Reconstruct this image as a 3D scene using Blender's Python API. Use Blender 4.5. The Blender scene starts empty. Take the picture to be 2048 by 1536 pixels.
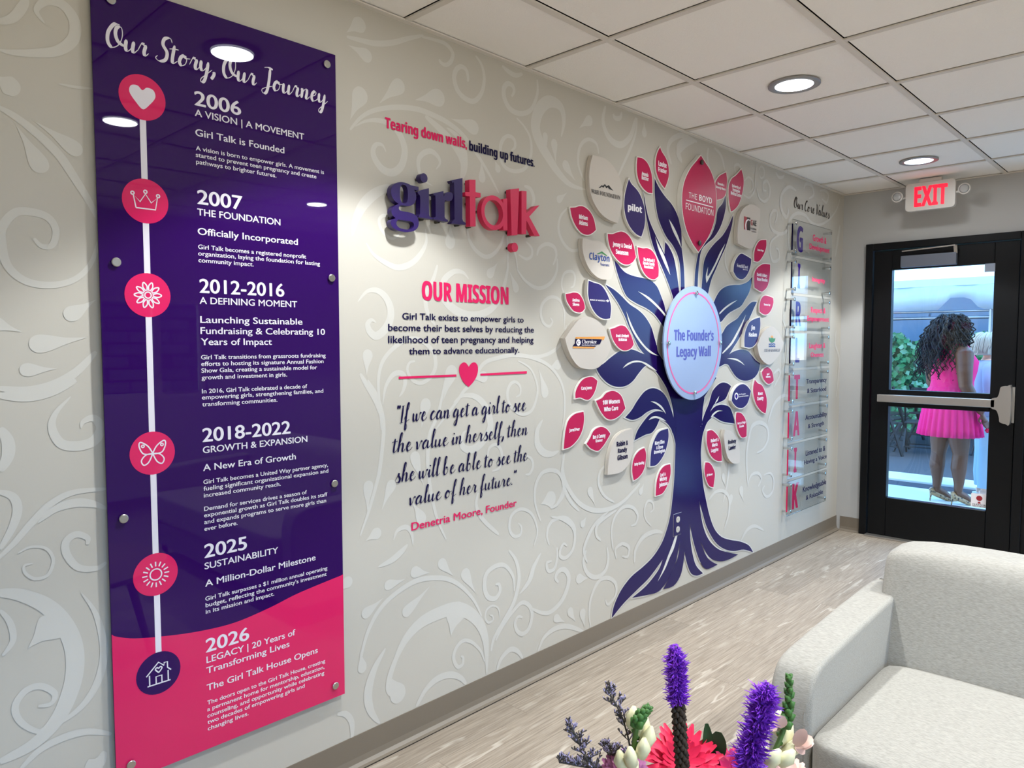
import bpy, bmesh, math, random
from mathutils import Vector, Matrix, noise
from mathutils.geometry import tessellate_polygon
SC=bpy.context.scene; COL=SC.collection
random.seed(7)
# ------------------------------------------------------------------ camera, world, lamps, exposure
cam=bpy.data.objects.new('camera',bpy.data.cameras.new('camera')); COL.objects.link(cam); SC.camera=cam
cam.data.sensor_width=36.0; cam.data.lens=1455.477/2048*36; cam.data.clip_start=.02; cam.data.clip_end=200
_R=((0.693868,-0.720101,-0.001128),(-0.042100,-0.039002,-0.998352),(0.718870,0.692772,-0.057379))
CAM=Vector((-0.79781,-2.04555,1.43759))
cam.matrix_world=Matrix(((_R[0][0],-_R[1][0],-_R[2][0],CAM.x),(_R[0][1],-_R[1][1],-_R[2][1],CAM.y),(_R[0][2],-_R[1][2],-_R[2][2],CAM.z),(0,0,0,1)))
H=2.5353; XE=4.9203
wd=bpy.data.worlds.new('sky'); SC.world=wd; wd.use_nodes=True
nt=wd.node_tree; bg=nt.nodes['Background']
geo=nt.nodes.new('ShaderNodeTexCoord'); sep=nt.nodes.new('ShaderNodeSeparateXYZ'); rmp=nt.nodes.new('ShaderNodeValToRGB')
mrz=nt.nodes.new('ShaderNodeMapRange'); mrz.inputs['From Min'].default_value=-1
nt.links.new(geo.outputs['Generated'],sep.inputs[0]); nt.links.new(sep.outputs['Z'],mrz.inputs['Value']); nt.links.new(mrz.outputs[0],rmp.inputs[0]); nt.links.new(rmp.outputs[0],bg.inputs[0])
e=rmp.color_ramp.elements; e[0].position=.485; e[0].color=(.78,.68,.53,1); e[1].position=1; e[1].color=(.20,.50,1,1)
q=e.new(.5); q.color=(.30,.60,1,1)      # sunlit ground below the horizon, sky above
bg.inputs[1].default_value=4.0
SC.view_settings.view_transform='Standard'; SC.view_settings.look='None'; SC.view_settings.exposure=0.64; SC.view_settings.gamma=1.0; SC.view_settings.use_curve_mapping=False
sun=bpy.data.objects.new('sun',bpy.data.lights.new('sun','SUN')); COL.objects.link(sun)
sun.data.energy=1.3; sun.data.angle=.3; sun.data.color=(1,.97,.92); sun.rotation_euler=(math.radians(28),math.radians(-22),0)
LAMP_W=64.0; FILL_W=2.6
SC.cycles.max_bounces=8; SC.cycles.transparent_max_bounces=16; SC.cycles.sample_clamp_indirect=6
# ------------------------------------------------------------------ helpers
def lin(h):
    h=h.lstrip('#'); o=[]
    for i in (0,2,4):
        c=int(h[i:i+2],16)/255; o.append(c/12.92 if c<=.04045 else ((c+.055)/1.055)**2.4)
    return (o[0],o[1],o[2],1)
def mat(name,col,rough=.5,spec=.5,metal=0,coat=0,emit=0,emcol=None,bump=None,trans=0,sheen=0):
    m=bpy.data.materials.new(name); m.use_nodes=True; n=m.node_tree; b=n.nodes['Principled BSDF']
    b.inputs['Base Color'].default_value=lin(col) if isinstance(col,str) else col
    b.inputs['Roughness'].default_value=rough; b.inputs['Specular IOR Level'].default_value=spec; b.inputs['Metallic'].default_value=metal
    b.inputs['Coat Weight'].default_value=coat; b.inputs['Coat Roughness'].default_value=.04
    if sheen: b.inputs['Sheen Weight'].default_value=sheen
    if emit: b.inputs['Emission Color'].default_value=lin(emcol or col); b.inputs['Emission Strength'].default_value=emit
    if trans: b.inputs['Transmission Weight'].default_value=trans
    # a small surface variation on everything
    tc=n.nodes.new('ShaderNodeTexCoord'); nz=n.nodes.new('ShaderNodeTexNoise'); bp=n.nodes.new('ShaderNodeBump')
    sc,st=bump if bump else (60,.02)
    nz.inputs['Scale'].default_value=sc; nz.inputs['Detail'].default_value=3; bp.inputs['Strength'].default_value=st; bp.inputs['Distance'].default_value=.01
    n.links.new(tc.outputs['Object'],nz.inputs['Vector']); n.links.new(nz.outputs['Fac'],bp.inputs['Height']); n.links.new(bp.outputs['Normal'],b.inputs['Normal'])
    return m
def clear(name,tint,gloss=.06,refl=1.0,rough=.0):
    m=bpy.data.materials.new(name); m.use_nodes=True; n=m.node_tree; n.nodes.clear()
    o=n.nodes.new('ShaderNodeOutputMaterial'); t=n.nodes.new('ShaderNodeBsdfTransparent'); g=n.nodes.new('ShaderNodeBsdfGlossy'); x=n.nodes.new('ShaderNodeMixShader'); f=n.nodes.new('ShaderNodeLayerWeight'); pw=n.nodes.new('ShaderNodeMath'); pw.operation='POWER'; pw.inputs[1].default_value=5; ma=n.nodes.new('ShaderNodeMath'); ma.operation='MULTIPLY_ADD'; ma.inputs[1].default_value=.96; ma.inputs[2].default_value=.04
    mt=n.nodes.new('ShaderNodeMath'); mt.operation='MULTIPLY'; mt.inputs[1].default_value=refl
    t.inputs[0].default_value=tint; g.inputs['Roughness'].default_value=rough
    n.links.new(f.outputs['Facing'],pw.inputs[0]); n.links.new(pw.outputs[0],ma.inputs[0]); n.links.new(ma.outputs[0],mt.inputs[0]); n.links.new(mt.outputs[0],x.inputs[0]); n.links.new(t.outputs[0],x.inputs[1]); n.links.new(g.outputs[0],x.inputs[2]); n.links.new(x.outputs[0],o.inputs[0])
    return m
STEP=2e-7   # every next piece of a printed stroke lies a hair above the last, so crossings stay clean
class MB:
    def __init__(s): s.v=[]; s.f=[]; s.m=[]
    def add(s,vs,fs,mi=0):
        b=len(s.v); s.v+= [tuple(v) for v in vs]
        for f in fs: s.f.append(tuple(b+i for i in f)); s.m.append(mi)
        return s
    def box(s,x0,x1,y0,y1,z0,z1,mi=0):
        v=[(x,y,z) for z in (z0,z1) for y in (y0,y1) for x in (x0,x1)]
        return s.add(v,[(0,2,3,1),(4,5,7,6),(0,1,5,4),(2,6,7,3),(0,4,6,2),(1,3,7,5)],mi)
    def bar(s,a,b,w,h=None,up=(0,0,1),mi=0):
        a=Vector(a);b=Vector(b);d=(b-a).normalized();u=Vector(up)
        if abs(d.dot(u))>.95:u=Vector((1,0,0))
        r=d.cross(u).normalized()*w/2;u=r.cross(d).normalized()*(h or w)/2
        v=[p+q for p in (a,b) for q in (-r-u,r-u,r+u,-r+u)]
        return s.add(v,[(0,1,2,3),(7,6,5,4),(0,4,5,1),(1,5,6,2),(2,6,7,3),(3,7,4,0)],mi)
    def tube(s,path,rad,n=8,mi=0,cap=True,sq=1.0):
        path=[Vector(p) for p in path]; k=len(path)
        R=rad if isinstance(rad,(list,tuple)) else [rad]*k
        b=len(s.v); u=None
        for i,p in enumerate(path):
            d=(path[min(i+1,k-1)]-path[max(i-1,0)])
            d=d.normalized() if d.length>1e-9 else Vector((0,0,1))
            if u is None: u=d.orthogonal().normalized()
            u=(u-d*u.dot(d)); u=u.normalized() if u.length>1e-6 else d.orthogonal().normalized()
            w=d.cross(u)
            for j in range(n):
                a=2*math.pi*j/n; s.v.append(tuple(p+u*math.cos(a)*R[i]+w*math.sin(a)*R[i]*sq))
        for i in range(k-1):
            for j in range(n):
                j2=(j+1)%n; s.f.append((b+i*n+j,b+i*n+j2,b+(i+1)*n+j2,b+(i+1)*n+j)); s.m.append(mi)
        if cap:
            s.f.append(tuple(b+j for j in range(n))[::-1]); s.m.append(mi); s.f.append(tuple(b+(k-1)*n+j for j in range(n))); s.m.append(mi)
        return s
    def rings(s,rings,mi=0,cap=True):
        n=len(rings[0]); b=len(s.v)
        for r in rings: s.v+=[tuple(p) for p in r]
        for i in range(len(rings)-1):
            for j in range(n):
                j2=(j+1)%n; s.f.append((b+i*n+j,b+i*n+j2,b+(i+1)*n+j2,b+(i+1)*n+j)); s.m.append(mi)
        if cap:
            s.f.append(tuple(b+j for j in range(n))[::-1]); s.m.append(mi); e=b+(len(rings)-1)*n; s.f.append(tuple(e+j for j in range(n))); s.m.append(mi)
        return s
    def lathe(s,prof,c=(0,0,0),n=24,axis='z',mi=0):
        rings=[]
        for r,h in prof:
            rr=[]
            for j in range(n):
                a=2*math.pi*j/n; x,y=r*math.cos(a),r*math.sin(a)
                q={'z':(x,y,h),'y':(x,h,y),'x':(h,x,y)}[axis]
                rr.append((c[0]+q[0],c[1]+q[1],c[2]+q[2]))
            rings.append(rr)
        return s.rings(rings,mi)
    def ball(s,c,r,n=10,m=7,sc=(1,1,1),mi=0):
        rings=[]
        for i in range(m+1):
            t=math.pi*i/m; rr=max(math.sin(t),.02)*r
            rings.append([(c[0]+rr*math.cos(2*math.pi*j/n)*sc[0],c[1]+rr*math.sin(2*math.pi*j/n)*sc[1],c[2]-math.cos(t)*r*sc[2]) for j in range(n)])
        return s.rings(rings,mi)
    def face(s,pts,mi=0): return s.add(pts,[tuple(range(len(pts)))],mi)
    def flat(s,o,y,mi=0,holes=()):            # filled outline lying on the feature wall, facing the room
        loops=[[Vector((p[0],p[1],0)) for p in l] for l in (o,)+tuple(holes)]
        t=tessellate_polygon(loops); pts=[p for l in loops for p in l]
        b=len(s.v); s.v+=[(p.x,y,p.y) for p in pts]
        for a in t:
            A,B,C=[pts[i] for i in a]
            cr=(B.x-A.x)*(C.y-A.y)-(B.y-A.y)*(C.x-A.x)
            if abs(cr)<1e-12: continue
            s.f.append(tuple(b+i for i in (a if cr>0 else a[::-1]))); s.m.append(mi)
        return s
    def prism(s,o,y0,y1,mi=0,holes=()):        # y0 nearer the room (smaller), y1 nearer the wall
        s.flat(o,y0,mi,holes); s.flat(o,y1,mi,holes)
        for l in (o,)+tuple(holes):
            n=len(l); b=len(s.v)
            s.v+=[(p[0],y0,p[1]) for p in l]+[(p[0],y1,p[1]) for p in l]
            for i in range(n):
                j=(i+1)%n; s.f.append((b+i,b+n+i,b+n+j,b+j)); s.m.append(mi)
        return s
    def ribbon(s,path,hw,y,mi=0):              # flat stroke on the feature wall; path of (x,z), half widths
        n=len(path); b=len(s.v)
        if not isinstance(hw,list): hw=[hw]*n
        for i in range(1,n-1):
            (ax,az),(bx,bz),(cx,cz)=path[i-1],path[i],path[i+1]; l1=math.hypot(bx-ax,bz-az); l2=math.hypot(cx-bx,cz-bz); l3=math.hypot(cx-ax,cz-az); ar=abs((bx-ax)*(cz-az)-(bz-az)*(cx-ax))
            if ar>1e-12: hw[i]=min(hw[i],.92*l1*l2*l3/(2*ar))
        for i,(x,z) in enumerate(path):
            a=path[max(i-1,0)]; c=path[min(i+1,n-1)]; dx,dz=c[0]-a[0],c[1]-a[1]; l=math.hypot(dx,dz) or 1
            w=hw[i]; y-=STEP
            s.v+=[(x-dz/l*w,y,z+dx/l*w),(x+dz/l*w,y,z-dx/l*w)]
        for i in range(n-1): s.f.append((b+2*i,b+2*i+1,b+2*i+3,b+2*i+2)); s.m.append(mi)
        return s
    def build(s,name,m,parent=None,smooth=False,bev=0,seg=2,sub=0,loc=None,angle=None):
        me=bpy.data.meshes.new(name); off=Vector(loc) if loc is not None else (ROOT.get(parent.name,Vector()) if parent else Vector())
        me.from_pydata([tuple(Vector(v)-off) for v in s.v],[],s.f); 
        for x in (m if isinstance(m,(list,tuple)) else [m]): me.materials.append(x)
        if any(s.m): me.polygons.foreach_set('material_index',s.m)
        if smooth: me.polygons.foreach_set('use_smooth',[True]*len(me.polygons))
        me.validate(); me.update()
        if smooth and angle: me.set_sharp_from_angle(angle=math.radians(angle))
        o=bpy.data.objects.new(name,me); COL.objects.link(o)
        if parent: o.parent=parent; ROOT[o.name]=off
        elif loc is not None: o.location=off; ROOT[o.name]=off
        if bev:
            b=o.modifiers.new('b','BEVEL'); b.width=bev; b.segments=seg; b.limit_method='ANGLE'; b.angle_limit=.6
        if sub: b=o.modifiers.new('s','SUBSURF'); b.levels=b.render_levels=sub
        return o
ROOT={}
def tag(o,label,cat,group=None):
    o['label']=label; o['category']=cat
    if group: o['group']=group
    return o
def thing(name,label,cat,loc=(0,0,0),group=None):
    o=bpy.data.objects.new(name,None); COL.objects.link(o); o.location=loc; o.empty_display_size=.05; ROOT[o.name]=Vector(loc)
    return tag(o,label,cat,group)
def struct(o): o['kind']='structure'; return o
def cr(pts,n=6,closed=True):                   # smooth outline through points; third value 1 = corner
    P=[(p[0],p[1]) for p in pts]; K=[len(p)>2 and p[2] for p in pts]; N=len(P); out=[]
    for i in range(N if closed else N-1):
        p1,p2=P[i],P[(i+1)%N]
        p0=P[i-1] if (closed or i>0) and not K[i] else p1
        p3=P[(i+2)%N] if (closed or i+2<N) and not K[(i+1)%N] else p2
        if K[i] and K[(i+1)%N]: out.append(p1); continue
        for k in range(n):
            t=k/n; a=[]
            for d in (0,1): a.append(.5*(2*p1[d]+(p2[d]-p0[d])*t+(2*p0[d]-5*p1[d]+4*p2[d]-p3[d])*t*t+(3*p1[d]-p0[d]-3*p2[d]+p3[d])*t**3))
            out.append(tuple(a))
    if not closed: out.append(P[-1])
    return out
def M3(pts): return [(p[0]/1000,p[1]/1000)+tuple(p[2:]) for p in pts]
def area(o): return sum(o[i][0]*o[(i+1)%len(o)][1]-o[(i+1)%len(o)][0]*o[i][1] for i in range(len(o)))/2
def ccw(o): return o if area(o)>0 else o[::-1]
def grow(o,d):
    o=ccw(o); n=len(o); r=[]
    for i in range(n):
        a,b,c=o[i-1],o[i],o[(i+1)%n]
        n1=(b[1]-a[1],a[0]-b[0]); n2=(c[1]-b[1],b[0]-c[0]); l1=math.hypot(*n1) or 1; l2=math.hypot(*n2) or 1
        nx,ny=n1[0]/l1+n2[0]/l2,n1[1]/l1+n2[1]/l2; l=math.hypot(nx,ny) or 1; nx/=l; ny/=l
        k=1/max(.45,nx*n1[0]/l1+ny*n1[1]/l1); r.append((b[0]+nx*d*k,b[1]+ny*d*k))
    return r
# ---- lettering: outlines from Blender's built-in font
def mmap(t,up,lo,dg=None):
    return ''.join(chr(up+ord(c)-65) if 'A'<=c<='Z' else chr(lo+ord(c)-97) if 'a'<=c<='z' else chr(dg+ord(c)-48) if dg and '0'<=c<='9' else c for c in t)
STY={'med':(lambda t:t,.0,.014),'semi':(lambda t:t,.0,.021),'hvy':(lambda t:t,.0,.034),'reg':(lambda t:t,.0,.004),'san':(lambda t:mmap(t,0x1D5D4,0x1D5EE,0x1D7EC),.0,0),'imp':(lambda t:mmap(t,0x1D5D4,0x1D5EE,0x1D7EC),.0,.035),
     'lig':(lambda t:mmap(t,0x1D5A0,0x1D5BA),.0,0),'ser':(lambda t:mmap(t,0x1D400,0x1D41A),.0,0)}
_gc={}
def glyphs(t,st):
    if (t,st) in _gc: return _gc[(t,st)]
    c=bpy.data.curves.new('t','FONT'); f,off,_=STY[st]; c.body=f(t); c.size=1; c.offset=off; c.resolution_u=4 if len(t)>14 else 8; c.fill_mode='FRONT'
    o=bpy.data.objects.new('t',c); me=o.to_mesh()
    r=([(v.co.x,v.co.y) for v in me.vertices],[tuple(p.vertices) for p in me.polygons])
    o.to_mesh_clear(); bpy.data.objects.remove(o); bpy.data.curves.remove(c)
    _gc[(t,st)]=r; return r
_cap={}
def text(mb,l,y,mi=0,cap=None):               # l = [string, style, x0, z, x1, cap height, colour] in millimetres on the wall
    t,st,x0,z,x1,h=l[:6]
    if h<0: z+=h; h=-h
    if cap: h=cap
    if st not in _cap:
        v,_=glyphs('H',st); _cap[st]=max(q[1] for q in v)-min(q[1] for q in v)
    v,f=glyphs(t,st); w=STY[st][2]; a=min(q[0] for q in v)-w; b=max(q[0] for q in v)+w
    sx=(x1-x0)/(b-a)/1000; sz=h/_cap[st]/1000; wz=w*.6 if st!='imp' else .006
    sh=[(0,0)] if not w else [(-w,0),(w,0),(0,wz),(0,-wz)] if st!='imp' else [(-w,wz),(w,-wz),(0,0)]
    for k,(dx,dz) in enumerate(sh): mb.add([(x0/1000+(q[0]+dx-a)*sx,y-4e-5*k,z/1000+(q[1]+dz)*sz) for q in v],f,mi)
    return mb
# ---- brush script drawn stroke by stroke
SCR={
'a':(.92,".62,.85 .45,1 .2,.75 .12,.3 .25,.02 .45,.2 .62,.9|.62,.95 .6,.3 .7,.02 .92,.35"),'b':(.78,"0,.3 .25,1.2 .38,2 .28,2.2 .18,1.8 .15,.5 .2,.05 .4,.02 .58,.4 .5,.85 .3,.75"),
'c':(.72,".6,.8 .5,1 .28,.85 .14,.4 .25,.03 .5,.1 .72,.4"),'e':(.68,".1,.4 .4,.6 .48,.88 .35,1 .18,.7 .16,.25 .32,0 .55,.15 .7,.4"),
'f':(.6,"0,.3 .3,1.2 .5,2 .4,2.2 .28,1.8 .22,.5 .2,-.7 .26,-.9 .38,-.5 .25,0 .6,.3"),'g':(.9,".6,.85 .42,1 .2,.7 .13,.3 .28,.05 .5,.4 .62,.95|.62,.95 .6,0 .5,-.8 .3,-.95 .25,-.7 .5,-.25 .9,.35"),
'h':(.82,"0,.3 .28,1.2 .42,2 .33,2.2 .22,1.8 .15,.6 .12,0|.14,.3 .3,.85 .5,.98 .55,.6 .52,.15 .62,0 .82,.3"),'i':(.46,"0,.3 .2,.95|.2,.95 .18,.25 .27,0 .46,.3|.24,1.45 .22,1.3"),
'l':(.46,"0,.3 .25,1.2 .4,2 .3,2.2 .2,1.8 .15,.4 .25,0 .46,.3"),'n':(.8,"0,.8 .1,.95 .14,.6 .12,0|.13,.3 .3,.85 .48,.98 .53,.6 .5,.15 .6,0 .8,.35"),
'o':(.78,".4,.98 .2,.75 .13,.3 .28,.02 .5,.2 .57,.65 .42,.98 .5,.75 .8,.8"),'r':(.66,"0,.3 .2,1.05 .3,.9 .48,.92|.45,.92 .38,.3 .48,0 .66,.3"),
's':(.62,"0,.2 .35,1.05 .32,.8 .5,.4 .42,.05 .2,0 .08,.15"),'t':(.5,".22,1.6 .17,.4 .25,0 .5,.3|-.08,1.18 .2,1.28 .5,1.3"),
'u':(.8,".08,.95 .08,.3 .2,0 .4,.3 .52,.95|.52,.95 .5,.25 .6,0 .8,.35"),'v':(.66,".05,.95 .15,.7 .22,.02 .4,.4 .5,.95 .66,.85"),
'w':(.96,".08,.95 .1,.3 .22,0 .4,.4 .45,.9|.45,.9 .45,.3 .55,0 .75,.4 .8,.95 .96,.85"),'y':(.84,".08,.95 .08,.35 .22,.05 .42,.35 .55,.95|.55,.95 .5,-.2 .4,-.85 .2,-.95 .2,-.65 .5,-.2 .85,.35"),
'O':(1.12,".75,2 .42,1.95 .15,1.2 .18,.4 .45,0 .8,.35 .95,1.1 .85,1.8 .6,1.75 .55,1.2 .75,.6 1.12,.35"),'S':(.95,"1,1.75 .85,2.1 .52,1.95 .45,1.4 .75,.8 .7,.15 .35,-.1 .1,.1 .2,.35"),
'J':(.84,".1,1.95 .4,2.05 .75,1.95|.55,2 .55,.6 .45,-.35 .2,-.5 .1,-.2 .4,.1 .84,.35"),'C':(.86,".8,1.6 .65,2 .35,1.7 .15,.9 .25,.15 .5,0 .86,.4"),'V':(.72,".05,2 .2,1.6 .35,0 .55,.9 .75,2 .9,1.9"),
'I':(.46,".1,1.85 .42,1.9|.26,1.87 .2,0|0,-.05 .4,.05"),',':(.3,".14,.22 .18,.02 .12,-.25 .02,-.5"),'.':(.25,".1,.16 .12,0"),'"':(.4,".1,2 .08,1.6|.3,2 .28,1.6"),' ':(.34,"")}
def script(mb,l,y,mi=0,shear=.1,bold=.2):     # l = [string, x0, z, x1, x height] in millimetres
    t,x0,z,x1,xh=l; adv=0; st=[]
    for ch in t:
        w,s=SCR[ch]
        for q in s.split('|'):
            if q: st.append([(adv+float(a.split(',')[0]),float(a.split(',')[1])) for a in q.split()])
        adv+=w
    a=min(p[0]+shear*p[1] for q in st for p in q); b=max(p[0]+shear*p[1] for q in st for p in q); sx=(x1-x0)/(b-a)/1000; sz=xh/1000
    for q in st:
        p=cr(q,7,False); n=len(p); hw=[]
        for i in range(n):
            c=p[max(i-1,0)]; d=p[min(i+1,n-1)]; dx,dz=d[0]-c[0],d[1]-c[1]; k=max(0,min(1,(-dz/(math.hypot(dx,dz) or 1)+.25)/1.0))
            e=min(1,.45+min(i,n-1-i)*.25); hw.append((.035+bold*.5*k*k*(3-2*k))*e)
        sc=min(sx*1.3,sz)
        mb.ribbon([(x0/1000+(u+shear*v-a)*sx,z/1000+v*sz) for u,v in p],[h*sc for h in hw],y,mi)
    return mb
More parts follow.
